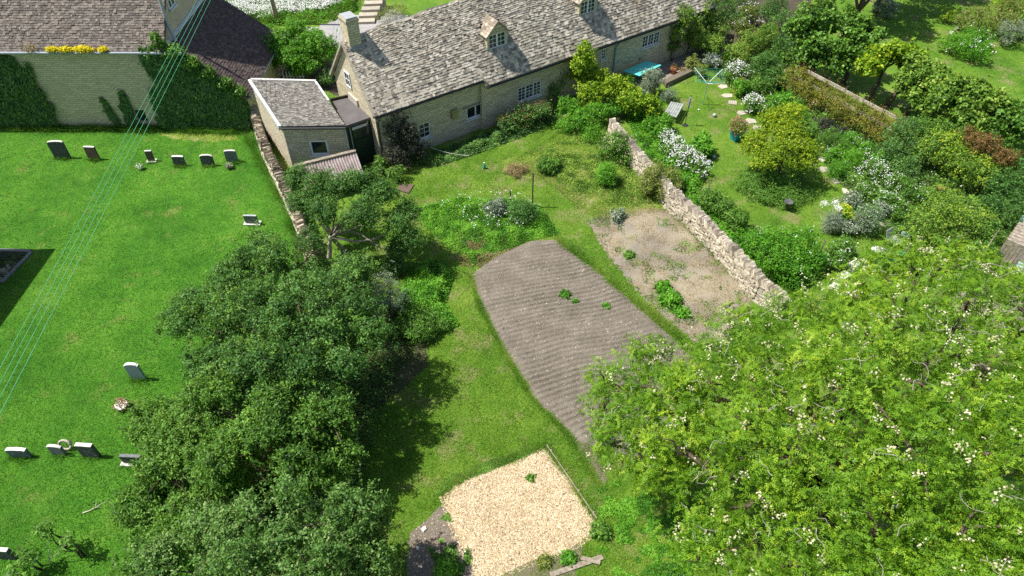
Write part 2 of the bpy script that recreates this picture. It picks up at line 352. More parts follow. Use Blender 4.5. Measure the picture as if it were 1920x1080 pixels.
n = N('soil_clod'); MAT['soil_clod'] = n.out(n.pbr(n.ramp(n.attr('rnd'), [(0, g(.11, .09, .075)), (.55, g(.25, .21, .18)), (.9, g(.36, .32, .27)), (1, g(.68, .63, .54))]), .95, .1))
MAT['road'] = plain('road', g(.32, .31, .30), .9, .2, .15, 2)

# ------------------------------------------------------------------ leaf, grass and sheet builders
def quads_from(p, nrm, L, W, rng, fold=.22, tdir=None, tri=False):
    """leaf-shaped quads: p base points, nrm leaf normals"""
    n = len(p); t = rng.normal(size=(n, 3)) if tdir is None else tdir+rng.normal(size=(n, 3))*.45
    t = unit(t-nrm*np.sum(t*nrm, 1, keepdims=True)); b = np.cross(nrm, t)
    L = (L*rng.uniform(.65, 1.3, n))[:, None]; W = (W*rng.uniform(.7, 1.25, n))[:, None]
    if tri:                                   # small far leaves: one pointed face each
        V = np.empty((n, 3, 3)); V[:, 0] = p+t*L*.1-b*W*.55+nrm*W*fold; V[:, 1] = p+t*L*.1+b*W*.55+nrm*W*fold; V[:, 2] = p+t*L*.98-nrm*L*.1; return V.reshape(-1, 3)
    V = np.empty((n, 4, 3)); V[:, 0] = p; V[:, 1] = p+t*L*.48+b*W*.5+nrm*W*fold; V[:, 2] = p+t*L-nrm*L*.12; V[:, 3] = p+t*L*.52-b*W*.5+nrm*W*fold
    return V.reshape(-1, 3)
def lobe_points(lobes, n, rng, shell=(.72, 1.04), zmin=.03, cull=.78, up=.25, ids=False):
    L = np.array([l if len(l) == 6 else (l[0], l[1], l[2], l[3], l[3], l[3]*.85) for l in lobes], float)
    w_ = (L[:, 3]*L[:, 4]+L[:, 4]*L[:, 5]); w_ /= w_.sum()
    out, nr, kk = [], [], []; have = 0
    while have < n:
        m = n*2; k = rng.choice(len(L), m, p=w_); d = rng.normal(size=(m, 3)); d[:, 2] += up; d = unit(d)
        lump = 1+.13*np.sin(d[:, 0]*5+k*1.7)*np.cos(d[:, 1]*6+k)+.10*np.sin(d[:, 2]*9+k*2.3+d[:, 0]*7)
        fr = rng.uniform(shell[0], shell[1], m)*lump
        p = L[k, :3]+d*L[k, 3:]*fr[:, None]
        ok = p[:, 2] > zmin
        for j in range(len(L)):
            q = (p-L[j, :3])/L[j, 3:]; ok &= (np.sum(q*q, 1) > cull*cull) | (k == j)
        out.append(p[ok]); nr.append(unit(d/L[k, 3:])[ok]); kk.append(k[ok]); have += ok.sum()
    if ids: return np.concatenate(out)[:n], np.concatenate(nr)[:n], np.concatenate(kk)[:n]
    return np.concatenate(out)[:n], np.concatenate(nr)[:n]
def sublobes(lobes, sr, rng, dens=1.0, fl=.75):
    out = []
    for l in lobes:
        if len(l) == 4: l = (l[0], l[1], l[2], l[3], l[3], l[3]*.85)
        c = np.array(l[:3]); r = np.array(l[3:]); k = max(5, int(dens*2.6*(r[0]*r[1]+r[1]*r[2]+r[0]*r[2])/3/sr**2))
        d = rng.normal(size=(k, 3)); d[:, 2] += .2; d = unit(d); f_ = rng.uniform(.62, .98, k); q = rng.uniform(.55, 1.3, k)*sr
        p = c+d*(r-np.minimum(sr*.5, r*.4))*f_[:, None]
        for i in range(k): out.append((*p[i], q[i], q[i], q[i]*fl))
    return out
def foliage(lobes, ncl, per, cr, L, W, mat, seed, name='crown', shell=(.72, 1.04), zmin=.03, kind='leaf', flat=.55, fill=.25, tdown=0.0, cull=.78, up=.25, rnd_max=1.0, sr=0.0, spray=0.0, stray=.09, dens=1.0, fl=.75):
    rng = np.random.default_rng(seed); lobes0 = lobes
    if sr: lobes = sublobes(lobes, sr, rng, dens, fl)
    nf = int(ncl*fill); p1, n1, id1 = lobe_points(lobes, ncl-nf, rng, shell, zmin, cull, up, True); bough = rng.uniform(0, 1, len(lobes))[id1]
    if nf:
        p2, n2 = lobe_points(lobes0, nf, rng, (.3, .75), zmin, .3, up); p1 = np.concatenate([p1, p2]); n1 = np.concatenate([n1, n2]); bough = np.concatenate([bough, rng.uniform(0, 1, len(p2))])
    if stray:                                 # a few shoots stand out of the outline
        k = rng.uniform(size=len(p1)) < stray; p1[k] += n1[k]*rng.uniform(.08, .38, (k.sum(), 1))*(.5+np.abs(rng.normal(size=(k.sum(), 1)))*.5)*min(1, max(l[3] for l in lobes0)); p1[:, 2] = np.maximum(p1[:, 2], zmin)
    crn = (.45*rng.uniform(0, 1, len(p1))+.55*bough)*rnd_max
    P_ = np.repeat(p1, per, 0); Nn = np.repeat(n1, per, 0); C = np.repeat(crn, per)
    off = rng.normal(size=P_.shape)*cr; off -= Nn*np.sum(off*Nn, 1, keepdims=True)*(1-flat)      # sprays are flatter than wide
    if spray:                                 # leaves set along a short twig
        ax = unit(n1*.55+rng.normal(size=n1.shape)*.75+np.array([0, 0, .05+tdown*.4])); sp = spray*rng.uniform(.6, 1.4, len(p1))
        off = off*.33+np.repeat(ax*sp[:, None], per, 0)*rng.uniform(-.35, 1, (len(P_), 1))
    P_ = P_+off; P_[:, 2] = np.maximum(P_[:, 2], zmin)
    nn = unit(Nn*.55+np.array([0, 0, .55])+rng.normal(size=P_.shape)*.55)
    if kind == 'frond':                      # pinnate leaves: pairs of leaflets along a drooping stalk
        m = len(P_); t = rng.normal(size=(m, 3)); t[:, 2] -= .2; t = unit(t-nn*np.sum(t*nn, 1, keepdims=True)); b = np.cross(nn, t)
        Vs, R, CC = [], [], []; r0 = rng.uniform(0, 1, m)
        k = 5; FL = (L*4.0*rng.uniform(.75, 1.2, m))[:, None]
        for j in range(k):
            f_ = (j+.6)/k; pos = P_+t*FL*f_-np.array([0, 0, 1])*FL*.22*f_*f_
            for s_ in (-1, 1):
                td = unit(b*s_+t*.45); Vs.append(quads_from(pos, nn, L, W, rng, .15, td, True).reshape(-1, 3, 3)); R.append(r0); CC.append(C)
        V = np.concatenate(Vs).reshape(-1, 3); return np_mesh(name, V, 3, MAT[mat], {'rnd': np.clip(np.concatenate(R)*.8+.2*rng.uniform(size=m*2*k), 0, 1), 'crn': np.concatenate(CC)})
    td = None
    if tdown: td = np.repeat(unit(n1+rng.normal(size=n1.shape)*.3+np.array([0, 0, tdown])), per, 0)
    tri = name == 'foliage'; V = quads_from(P_, nn, L, W, rng, .22, td, tri)
    return np_mesh(name, V, 3 if tri else 4, MAT[mat], {'rnd': rng.uniform(0, 1, len(P_)), 'crn': C})
def petals(pts, per, cr, size, mat, seed, name='blossoms'):
    rng = np.random.default_rng(seed); P_ = np.repeat(np.asarray(pts, float), per, 0)+rng.normal(size=(len(pts)*per, 3))*cr
    P_[:, 2] = np.maximum(P_[:, 2], .03)
    nn = unit(rng.normal(size=P_.shape)*.6+np.array([-.25, -.2, .9])); V = quads_from(P_, nn, size, size, rng, .1)
    return np_mesh(name, V, 4, MAT[mat], {'rnd': rng.uniform(0, 1, len(P_)), 'crn': rng.uniform(0, 1, len(P_))})
def L_(px, py, z, r, rz=None, ry=None):
    p = P(px, py, z); return (p.x, p.y, z, r, ry or r, rz or r*.85)
def bent(a, b, k=4, jit=.12, seed=0, rise=.0):
    rr = random.Random(seed); a, b = Vector(a), Vector(b); out = []; ln = (b-a).length
    for i in range(k+1):
        f_ = i/k; p = a.lerp(b, f_)+Vector((0, 0, rise*math.sin(math.pi*f_)))
        if 0 < i < k: p += Vector((rr.uniform(-1, 1), rr.uniform(-1, 1), rr.uniform(-1, 1)))*jit*ln*.5
        out.append(p)
    return out
def tree(name, label, cat, base, lobes, trunk_r, mats, fol, group=None, bark='bark', forks=1.2, stems=None, twigs=30, seed=1):
    base = Vector(base); t = thing(name, label, cat, base, 0, group)
    rr = random.Random(seed)
    mb = MB(); c = Vector((sum(l[0] for l in lobes)/len(lobes), sum(l[1] for l in lobes)/len(lobes), 0))
    fork = base.lerp(Vector((c.x, c.y, 0)), .25)+Vector((0, 0, forks))
    for s_ in (stems or [None]):
        b0 = base if s_ is None else Vector(s_)
        mb.tube(bent(b0-Vector((0, 0, .15)), fork, 4, .08, seed), [trunk_r*1.35, trunk_r*1.1, trunk_r, trunk_r*.92, trunk_r*.85], 8)
    mb.build('trunk', MAT[bark], t, True)
    mb = MB()
    for i, l in enumerate(lobes):
        e = Vector(l[:3]); mb.tube(bent(fork-Vector((0, 0, .1)), e, 4, .16, seed+i, .25), [trunk_r*.62, trunk_r*.48, trunk_r*.36, trunk_r*.24, trunk_r*.12], 6)
        for j in range(max(2, twigs//len(lobes))):
            d = Vector((rr.gauss(0, 1), rr.gauss(0, 1), rr.gauss(.3, .8))).normalized(); q = e+Vector((d.x*l[3], d.y*l[4], d.z*l[5]))*rr.uniform(.75, 1.0)
            if q.z < .2: continue
            mb.tube(bent(e, q, 3, .22, seed+i*31+j), [trunk_r*.16+.006, trunk_r*.12+.005, trunk_r*.07+.004, .004], 4, False)
    mb.build('limbs', MAT[bark], t, True)
    for k, fo in enumerate(fol):
        o = link('crown', foliage(lobes if 'lobes' not in fo else fo['lobes'], fo['n'], fo['per'], fo['cr'], fo['L'], fo['W'], fo['mat'], seed*13+k,
                 kind=fo.get('kind', 'leaf'), fill=fo.get('fill', .25), shell=fo.get('shell', (.72, 1.06)), flat=fo.get('flat', .55), tdown=fo.get('tdown', 0), cull=fo.get('cull', .78), sr=fo.get('sr', .42), spray=fo.get('spray', .30), stray=fo.get('stray', .1), dens=fo.get('dens', .6), fl=fo.get('fl', .6)), t)
    return t
def bush(name, label, cat, lobes, n, per, cr, L, W, mat, seed, group=None, flowers=None, extra=None, stems=True, shell=(.6, 1.06), tdown=0, up=.35, fill=.25, sr=None):
    """lobes in place coordinates; a plant of leaves on short stems"""
    c = Vector((lobes[0][0], lobes[0][1], 0)); t = thing(name, label, cat, c, 0, group)
    if stems:
        mb = MB()
        for i, l in enumerate(lobes):
            for j in range(3):
                rr = random.Random(seed*7+i*5+j); e = Vector((l[0]+rr.uniform(-.6, .6)*l[3], l[1]+rr.uniform(-.6, .6)*l[4], l[2]+l[5]*.4))
                b0 = Vector((l[0]*.6+e.x*.4, l[1]*.6+e.y*.4, max(0, l[2]-l[5]*1.1) if l[2]-l[5] > 1.2 else 0))
                mb.tube(bent(b0, e, 3, .15, seed+i*3+j), [.03, .022, .015, .006], 5)
        mb.build('stems', MAT['bark'], t, True)['kind'] = 'stuff'
    sr_ = .3*min(l[3] for l in lobes)+.06 if min(l[3] for l in lobes) > .35 and not tdown > .9 else 0
    if sr is not None: sr_ = sr
    link('foliage', foliage(lobes, n, per, cr, L, W, mat, seed, 'foliage', shell=shell, tdown=tdown, up=up, fill=fill, sr=sr_, spray=0 if sr_ == 0 else .16), t)
    if extra: 
        for k, ex in enumerate(extra): link('foliage', foliage(ex.get('lobes', lobes), ex['n'], ex['per'], ex['cr'], ex['L'], ex['W'], ex['mat'], seed+77+k, 'foliage', shell=ex.get('shell', (.85, 1.1)), fill=0, up=.7), t)
    if flowers:
        fp, _ = lobe_points(flowers.get('lobes', lobes), flowers['n'], np.random.default_rng(seed+5), (.92, 1.12), .1, .9, .9)
        link('blossoms', petals(fp, flowers['per'], flowers['cr'], flowers['s'], flowers['mat'], seed+6), t)
    return t
def scatter(poly, n, seed, power=0.0, holes=(), bound=0.0):
    """points inside a ground outline; power > 0 puts more of them near the viewer"""
    rng = np.random.default_rng(seed); a = np.array(poly); lo, hi = a.min(0), a.max(0); X, Y = [], []; have = 0
    for _ in range(60):
        x = rng.uniform(lo[0], hi[0], n*2); y = rng.uniform(lo[1], hi[1], n*2); ok = inpoly(x, y, poly)
        for h in holes: ok &= ~inpoly(x, y, h)
        if power: ok &= rng.uniform(size=len(x)) < np.minimum(1, (18.0/np.maximum(np.hypot(y+8, x), 1))**power)
        X.append(x[ok]); Y.append(y[ok]); have += ok.sum()
        if have >= n: break
    return np.concatenate(X)[:n], np.concatenate(Y)[:n], rng
def blades(name, label, cat, poly, n, hgt, wid, mat, seed, holes=(), power=1.0, lean=.9, clump=0.0, kind='stuff', zfun=None):
    x, y, rng = scatter(poly, n, seed, power, holes)
    n = len(x); z = np.zeros(n) if zfun is None else zfun(x, y)
    big = .6*vnoise(x*.45, y*.45, seed)+.4*vnoise(x*1.3+y*.4, y*1.3-x*.4, seed); h = hgt*rng.uniform(.5, 1.3, n)*(1+clump*(vnoise(x*2.2, y*2.2, seed+3)*2-1)); a = rng.uniform(0, 2*np.pi, n); wv = wid*rng.uniform(.7, 1.3, n)*.5
    l = rng.normal(size=(n, 2))*lean*h[:, None]
    V = np.empty((n, 3, 3)); V[:, 0] = np.stack([x-np.cos(a)*wv, y-np.sin(a)*wv, z], 1); V[:, 1] = np.stack([x+np.cos(a)*wv, y+np.sin(a)*wv, z], 1)
    V[:, 2] = np.stack([x+l[:, 0], y+l[:, 1], z+h], 1)
    me = np_mesh(name, V.reshape(-1, 3), 3, MAT[mat], {'rnd': rng.uniform(0, 1, n), 'crn': np.clip(big*1.3-.15, 0, 1)})
    return tag(link(name, me), label, cat, None, kind)
def cover(name, label, cat, poly, n, hgt, L, W, mat, seed, holes=(), kind='stuff', lump=.9, parent=None, thr=0.0, z0=0.02):
    """low leafy growth filling a ground outline"""
    x, y, rng = scatter(poly, n, seed, 0, holes); m = vnoise(x*1.1, y*1.1, seed)*.6+vnoise(x*3.1, y*3.1, seed+1)*.4
    keep = m > thr; x, y, m = x[keep], y[keep], m[keep]; n = len(x)
    d = np.clip(sdist(x, y, poly)/.35, .15, 1)
    z = z0+hgt*d*np.clip((m-thr)*1.7, .05, 1.2)*lump*rng.uniform(.45, 1, n)
    p = np.stack([x, y, z], 1); nn = unit(rng.normal(size=(n, 3))*.55+np.array([0, 0, .9]))
    V = quads_from(p, nn, L, W, rng, .22, None, True); cr_ = vnoise(x*2.3, y*2.3, seed+9)
    me = np_mesh(name, V, 3, MAT[mat], {'rnd': rng.uniform(0, 1, n), 'crn': np.clip(cr_*1.3-.15, 0, 1)})
    o = link(name, me, parent)
    if parent is None: tag(o, label, cat, None, kind)
    return o
def sheet(name, label, poly, z, res, mat, hfun=None, pad=.3, kind='structure', cat=None, hole=None):
    a = np.array(poly); lo, hi = a.min(0)-pad, a.max(0)+pad; nx = max(2, int((hi[0]-lo[0])/res)); ny = max(2, int((hi[1]-lo[1])/res))
    X, Y = np.meshgrid(np.linspace(lo[0], hi[0], nx+1), np.linspace(lo[1], hi[1], ny+1)); x, y = X.ravel(), Y.ravel(); d = sdist(x, y, poly)
    zz = np.full(len(x), z) if hfun is None else z+hfun(x, y, d)
    idx = np.arange(len(x)).reshape(ny+1, nx+1); f_ = np.stack([idx[:-1, :-1], idx[:-1, 1:], idx[1:, 1:], idx[1:, :-1]], -1).reshape(-1, 4)
    f_ = f_[(d[f_] > -pad).any(1)]
    if hole is not None: cx, cy = x[f_].mean(1), y[f_].mean(1); f_ = f_[~inpoly(cx, cy, hole)]
    used = np.unique(f_); remap = -np.ones(len(x), int); remap[used] = np.arange(len(used)); f_ = remap[f_]
    me = bpy.data.meshes.new(name); me.vertices.add(len(used)); me.vertices.foreach_set('co', np.stack([x, y, zz], 1)[used].astype(np.float32).ravel())
    me.loops.add(f_.size); me.loops.foreach_set('vertex_index', f_.astype(np.int32).ravel()); me.polygons.add(len(f_)); me.polygons.foreach_set('loop_start', np.arange(0, f_.size, 4, dtype=np.int32))
    at = me.attributes.new('edge', 'FLOAT', 'POINT'); at.data.foreach_set('value', d[used].astype(np.float32))
    me.materials.append(MAT[mat]); me.update(calc_edges=True); me.polygons.foreach_set('use_smooth', [True]*len(f_))
    return tag(link(name, me), label, cat, None, kind)
def stones_np(name, x, y, z, size, mat, seed, parent=None, flat=.6):
    """small loose stones: one squashed octahedron each"""
    rng = np.random.default_rng(seed); n = len(x); s = size*rng.uniform(.5, 1.5, n)
    base = np.array([[1, 0, 0], [0, 1, 0], [-1, 0, 0], [0, -1, 0], [0, 0, 1]], float); V = np.repeat(base[None], n, 0)*rng.uniform(.55, 1.2, (n, 5, 3))
    a = rng.uniform(0, 6.28, n); ca, sa = np.cos(a)[:, None], np.sin(a)[:, None]
    vx = V[..., 0]*ca-V[..., 1]*sa; vy = V[..., 0]*sa+V[..., 1]*ca; V = np.stack([vx, vy, V[..., 2]*flat], -1)*s[:, None, None]+np.stack([x, y, z], 1)[:, None]
    tri = np.array([[0, 1, 4], [1, 2, 4], [2, 3, 4], [3, 0, 4]]); T = V[:, tri].reshape(-1, 3)
    me = np_mesh(name, T, 3, MAT[mat], {'rnd': np.repeat(rng.uniform(0, 1, n), 4)})
    return link(name, me, parent)

# ------------------------------------------------------------------ ground
pit = [P2(2, 530), P2(57, 473), P2(-60, 470), P2(-95, 530)]                  # mouth of the sunken stairwell
gm = MB(); ov = [(400, -300), (400, 600), (-400, 600), (-400, -300)]
for i in range(4): j = (i+1) % 4; gm.quad((*ov[i], 0), (*ov[j], 0), (*pit[j], 0), (*pit[i], 0))
tag(gm.build('ground', MAT['lawn_garden']), 'wide ground sheet of mown garden grass', None, None, 'structure')
church = [P2(-500, 232), P2(-200, 234), P2(100, 236), P2(300, 238), P2(466, 244), P2(500, 285), P2(540, 350), P2(575, 430), P2(600, 520), P2(620, 650), P2(590, 800), P2(500, 930), P2(420, 1080), P2(400, 1300), P2(-900, 1300)]
sheet('churchyard_lawn', 'bright green mown grass of the churchyard', church, .004, .22, 'lawn_church', hole=pit)
sheet('dry_verge', 'dry yellowed grass strip before the ivy wall', PP((285, 250), (330, 246), (440, 247), (452, 262), (400, 266), (330, 262)), .008, .2, 'lawn_rough', None, .4)
tilled = PP((883, 515), (930, 480), (995, 452), (1045, 449), (1118, 505), (1185, 560), (1300, 672), (1270, 760), (1190, 860), (1090, 830), (1052, 797), (1000, 748), (945, 655), (905, 580))
rowdir = np.array(P2(1150, 548))-np.array(P2(930, 598)); rowdir /= np.linalg.norm(rowdir); rown = np.array([-rowdir[1], rowdir[0]])
def furrow(x, y, d):
    al, ac = x*rowdir[0]+y*rowdir[1], x*rown[0]+y*rown[1]; f_ = np.clip(d/.35, 0, 1)
    s_ = ac+.10*np.sin(al*.9+ac*.3)+.07*np.sin(al*2.1+1.3)*vnoise(al*.5, ac*.5, 4)
    ridge_ = np.sin(s_*2*np.pi/.24)*(.35+.8*vnoise(al*.55, ac*1.6, 5))
    return f_*(.05+.045*ridge_+.02*vnoise(al*2.1+ac*.7, ac*4.3, 6)+.022*vnoise(al*9+ac*2, ac*13-al*3, 7))
sheet('tilled_soil', 'ridged bare brown soil of the vegetable plot', tilled, .002, .045, 'soil_tilled', furrow, .15)
strip = PP((1060, 798), (1085, 805), (1125, 860), (1142, 905), (1128, 912), (1095, 865))
sheet('soil_strip', 'narrow strip of bare soil running from the vegetable plot', strip, .006, .1, 'soil_bare', None, .3)
plot = PP((1100, 412), (1150, 398), (1228, 388), (1262, 398), (1300, 432), (1360, 490), (1412, 545), (1400, 600), (1350, 660), (1300, 640), (1250, 600), (1185, 535), (1130, 465))
sheet('weedy_plot', 'fallow plot of pale soil, straw and scattered weeds', plot, .005, .12, 'soil_plot', lambda x, y, d: np.clip(d, 0, .5)*.10*vnoise(x*2, y*2, 2), .45)
rough = PP((905, 430), (870, 400), (950, 320), (1010, 290), (1060, 245), (1150, 260), (1200, 320), (1240, 390), (1150, 400), (1100, 412), (1090, 370), (1010, 355), (985, 320), (960, 330))
sheet('rough_grass', 'dry rough grass and weeds below the cottage', PP((940, 300), (1010, 285), (1060, 240), (1150, 255), (1205, 320), (1250, 395), (1130, 415), (1085, 390), (1040, 345), (990, 335), (950, 325)), .008, .2, 'lawn_rough', None, .5)
gravel = PP((830, 925), (868, 895), (935, 872), (1025, 838), (1068, 900), (1115, 970), (1108, 1000), (1065, 1035), (990, 1055), (950, 1075), (900, 1100), (868, 1030), (846, 980))
def gz(x, y, d): return np.clip(d, 0, .3)*.12*(.4+vnoise(x*1.5, y*1.5, 3))+.02*vnoise(x*7, y*7, 8)*np.clip(d, 0, .3)/.3
sheet('gravel_pad', 'square pad of pale golden gravel', gravel, .006, .08, 'gravel', gz, .2)
bare = PP((768, 1000), (800, 975), (832, 940), (850, 975), (872, 1035), (905, 1100), (760, 1110))
sheet('bare_soil', 'dark bare soil beside the gravel pad', bare, .003, .2, 'soil_bare', None, .35)
sheet('bare_soil', 'patch of dark soil along the lower edge of the gravel pad', PP((905, 1085), (960, 1058), (1040, 1030), (1080, 1010), (1095, 1030), (1060, 1110), (900, 1120)), .010, .2, 'soil_bare', None, .35)
road = PP((560, 72), (600, 62), (640, 50), (665, 62), (640, 80), (560, 92))
sheet('road', 'pale lane seen between the round bush and the chimney', [P2(380, 78), P2(600, 52), P2(720, 18), P2(760, 40), P2(640, 78), P2(380, 120)], .005, .5, 'road', None, .1) 
sheet('yard', 'yard between barn wing and cottage, its shade painted in as dark soil', PP((455, 170), (480, 110), (520, 85), (640, 100), (655, 190), (600, 165)), .006, .3, 'soil_bed', None, .3)  # dark sheet stands in for the shade of bush and walls
patio = PP((1095, 150), (1120, 105), (1240, 62), (1330, 90), (1300, 140), (1200, 165))
MAT['soil_patio'] = soil('soil_patio', [(.3, g(.20, .18, .15)), (.6, g(.30, .27, .23)), (.8, g(.40, .37, .31))], .2, .74)
sheet('patio', 'worn stone patio beside the cottage wall', patio, .005, .3, 'soil_patio', None, .3)
bedR = PP((1330, 130), (1370, 85), (1440, 60), (1490, 120), (1700, 250), (1800, 330), (1860, 400), (1790, 480), (1700, 470), (1640, 405), (1560, 330), (1520, 260), (1420, 190), (1370, 165))
sheet('border_bed', 'dark soil of the flower border', bedR, .004, .3, 'soil_bed', None, .4)
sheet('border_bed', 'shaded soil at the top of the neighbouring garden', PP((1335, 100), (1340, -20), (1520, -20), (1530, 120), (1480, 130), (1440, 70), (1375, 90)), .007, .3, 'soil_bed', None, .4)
bedL = PP((1170, 215), (1235, 215), (1280, 260), (1330, 320), (1310, 360), (1400, 430), (1560, 480), (1500, 550), (1420, 520), (1290, 380), (1200, 280))
sheet('wall_bed', 'dark soil of the bed along the stone wall', bedL, .003, .3, 'soil_bed', None, .4)
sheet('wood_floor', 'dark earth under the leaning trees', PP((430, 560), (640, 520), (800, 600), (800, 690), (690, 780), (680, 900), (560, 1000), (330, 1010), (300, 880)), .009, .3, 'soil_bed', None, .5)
sheet('straw_ground', 'straw coloured bare ground glimpsed beyond the big tree', PP((1780, 560), (1850, 515), (1925, 515), (1960, 580), (1900, 640), (1800, 620)), .006, .2, 'soil_plot', None, .4)

# ------------------------------------------------------------------ masonry helpers
def wallface(mb, o, d, length, z0, z1, openings, nrm, depth=.16, u0=0.0):
    """outer wall face with rectangular openings and their reveals; openings (a, b, lo, hi) along the wall"""
    us = sorted({0.0, length, *[a for op in openings for a in op[:2]]}); zs = sorted({z0, z1, *[a for op in openings for a in op[2:]]})
    pt = lambda u, z: Vector(o)+Vector(d)*u+Vector((0, 0, z))
    for i in range(len(us)-1):
        for j in range(len(zs)-1):
            um, zm = (us[i]+us[i+1])/2, (zs[j]+zs[j+1])/2
            if any(a < um < b and lo < zm < hi for a, b, lo, hi in openings): continue
            mb.quad(pt(us[i], zs[j]), pt(us[i+1], zs[j]), pt(us[i+1], zs[j+1]), pt(us[i], zs[j+1]), [(us[i]+u0, zs[j]), (us[i+1]+u0, zs[j]), (us[i+1]+u0, zs[j+1]), (us[i]+u0, zs[j+1])])
    inn = -Vector(nrm)*depth
    for a, b, lo, hi in openings:
        for (p, q) in (((a, lo), (b, lo)), ((b, lo), (b, hi)), ((b, hi), (a, hi)), ((a, hi), (a, lo))):
            A, B = pt(*p), pt(*q); mb.quad(A, B, B+inn, A+inn, [(0, 0), ((B-A).length, 0), ((B-A).length, depth), (0, depth)])
def window(parent, o, d, nrm, wd, ht, lights, rows, cols, mat='white_paint', sill=True, setback=.045, fr=.07):
    """casement window at lower left corner o; frame mesh with one pane for each light"""
    d, nrm, up = Vector(d), Vector(nrm), Vector((0, 0, 1)); o = Vector(o)-nrm*setback
    mb = MB(); th = .06
    def bar(u0, u1, z0, z1, t=th): mb.box(o+d*u0+up*z0+nrm*(t-th)*0, d*(u1-u0), -nrm*t, up*(z1-z0))
    bar(0, wd, 0, fr); bar(0, wd, ht-fr, ht); bar(0, fr, fr, ht-fr); bar(wd-fr, wd, fr, ht-fr)
    lw = (wd-fr)/lights; panes = []
    for k in range(lights):
        u0 = fr+k*lw; u1 = u0+lw-fr
        if k: bar(u0-fr, u0, fr, ht-fr)
        for c in range(1, cols): u = u0+(u1-u0)*c/cols; mb.box(o+d*(u-.012)+up*fr-nrm*.012, d*.024, -nrm*.03, up*(ht-2*fr))
        for r_ in range(1, rows): z = fr+(ht-2*fr)*r_/rows; mb.box(o+d*u0+up*(z-.012)-nrm*.014, d*(u1-u0), -nrm*.026, up*.024)
        panes.append((u0, u1))
    wdw = mb.build('window', MAT[mat], parent)
    for (u0, u1) in panes:
        q = MB(); q.box(o+d*u0+up*fr-nrm*.045, d*(u1-u0), -nrm*.008, up*(ht-2*fr)); q.build('pane', MAT['glass'], wdw)
    if sill:
        q = MB(); q.box(o+nrm*(setback+.06)-d*.06-up*.075, d*(wd+.12), -nrm*(setback+.07), up*.073); q.build('sill', MAT['grey_white'], wdw)
    return wdw
SLATE_ME = []
rs = random.Random(5)
for k in range(6):                                   # uneven thin slabs, unit sized: x along, y up the slope, z thickness
    mb = MB(); j = lambda a=.06: rs.uniform(-a, a)
    lo = [(-.5+j(), j(.05), 0), (.5+j(), j(.05), 0), (.5, 1, 0), (-.5, 1, 0)]
    mb.hexa(lo+[(a*.97, b+.01, 1) for a, b, c in lo]); SLATE_ME.append(mb.mesh('slate', MAT['stone_slate']))
def slates(parent, S, length, rise, rows, wmin, wmax, thick, mat, n_single, name='slate', seed=3, skip=None, nrm=None):
    """S(u, v) -> point on the roof plane (u along eaves in metres, v 0..1 up the slope); rows: list of v values"""
    rr = random.Random(seed); items = []
    for i in range(len(rows)-1):
        u = -.02-rr.uniform(0, wmin); v0 = rows[i]; v1 = min(1.0, v0+(rows[i+1]-v0)*1.7)
        while u < length:
            wd = rr.uniform(wmin, wmax)*(1.15-.45*i/len(rows)); a, b = max(0, u), min(length, u+wd-.006); u += wd
            if b-a < .05: continue
            if skip and skip((a+b)/2, (v0+v1)/2): continue
            items.append((a, b, v0+rr.uniform(-.10, .10)*(rows[i+1]-v0), v1, thick*rr.uniform(.7, 1.5), rr.random(), i))
    def corners(it):
        a, b, v0, v1, th, r_, i = it; p0, p1, p2 = S(a, v0), S(b, v0), S((a+b)/2, v1)
        ax = p1-p0; mid = (p0+p1)/2; ay = p2-mid; nn = ax.cross(ay).normalized()
        return mid+nn*(thick*1.15+.004+rr.uniform(0, .012)), ax, ay-nn*thick*1.1, nn*th, r_
    cs = [corners(it) for it in items]
    order = sorted(range(len(cs)), key=lambda k: (cs[k][0]-cam.location).length); single = set(order[:n_single]); mb = MB()
    for k, (o, ax, ay, az, r_) in enumerate(cs):
        if k in single:
            ob = bpy.data.objects.new(name, SLATE_ME[k % 6]); COL.objects.link(ob); ob.parent = parent
            off = Vector(); q = parent
            while q is not None: off += q.location; q = q.parent
            oo = o-off
            ob.matrix_local = Matrix(((ax.x, ay.x, az.x, oo.x), (ax.y, ay.y, az.y, oo.y), (ax.z, ay.z, az.z, oo.z), (0, 0, 0, 1)))
        else:
            t1, t2 = ax*(.5+rr.uniform(-.03, .02)), ay*rr.uniform(-.05, .05)
            mb.hexa([o-t1+t2, o+t1-t2, o+ax*.5+ay, o-ax*.5+ay, o-t1+t2+az, o+t1-t2+az, o+ax*.5+ay+az, o-ax*.5+ay+az], r_)
    if mb.v:
        o = mb.build(name+'s', MAT[mat], parent); o['kind'] = 'stuff'
def plane4(name, mat, parent, a, b, c, d, th=.08):
    """roof deck: quad a b c d (ccw seen from outside) with thickness below"""
    a, b, c, d = map(Vector, (a, b, c, d)); nn = (b-a).cross(d-a).normalized()*th; mb = MB(); mb.hexa([a-nn, b-nn, c-nn, d-nn, a, b, c, d]); return mb.build(name, MAT[mat], parent)

# ------------------------------------------------------------------ cottage
E0 = P(706, 217, 3.1); E1 = P(1240, 35, 3.1); CD = Vector((E1.x-E0.x, E1.y-E0.y, 0)).normalized(); CN = Vector((-CD.y, CD.x, 0)); CO = Vector((E0.x, E0.y, 0))
UPZ = Vector((0, 0, 1)); CLEN = 24.0; CW = 2.5; EZ = 3.1; STEP = 6.25
def cw(t, wv, z): return CO+CD*t+CN*wv+UPZ*z
def ridge(t): return 5.98+.5*min(1, max(0, t)/6.5)+.05*math.sin(t*.9)-.04*math.sin(t*2.3)
def croof(t, wv): return EZ+(ridge(t)-EZ)*wv/CW
cot = thing('cottage', 'long stone cottage with mossy stone-slate roof and two dormers', 'cottage', CO)
W1, W2 = .25, .06                                    # wall set back from the eaves line; the longer wing stands a little forward
f1 = -CN
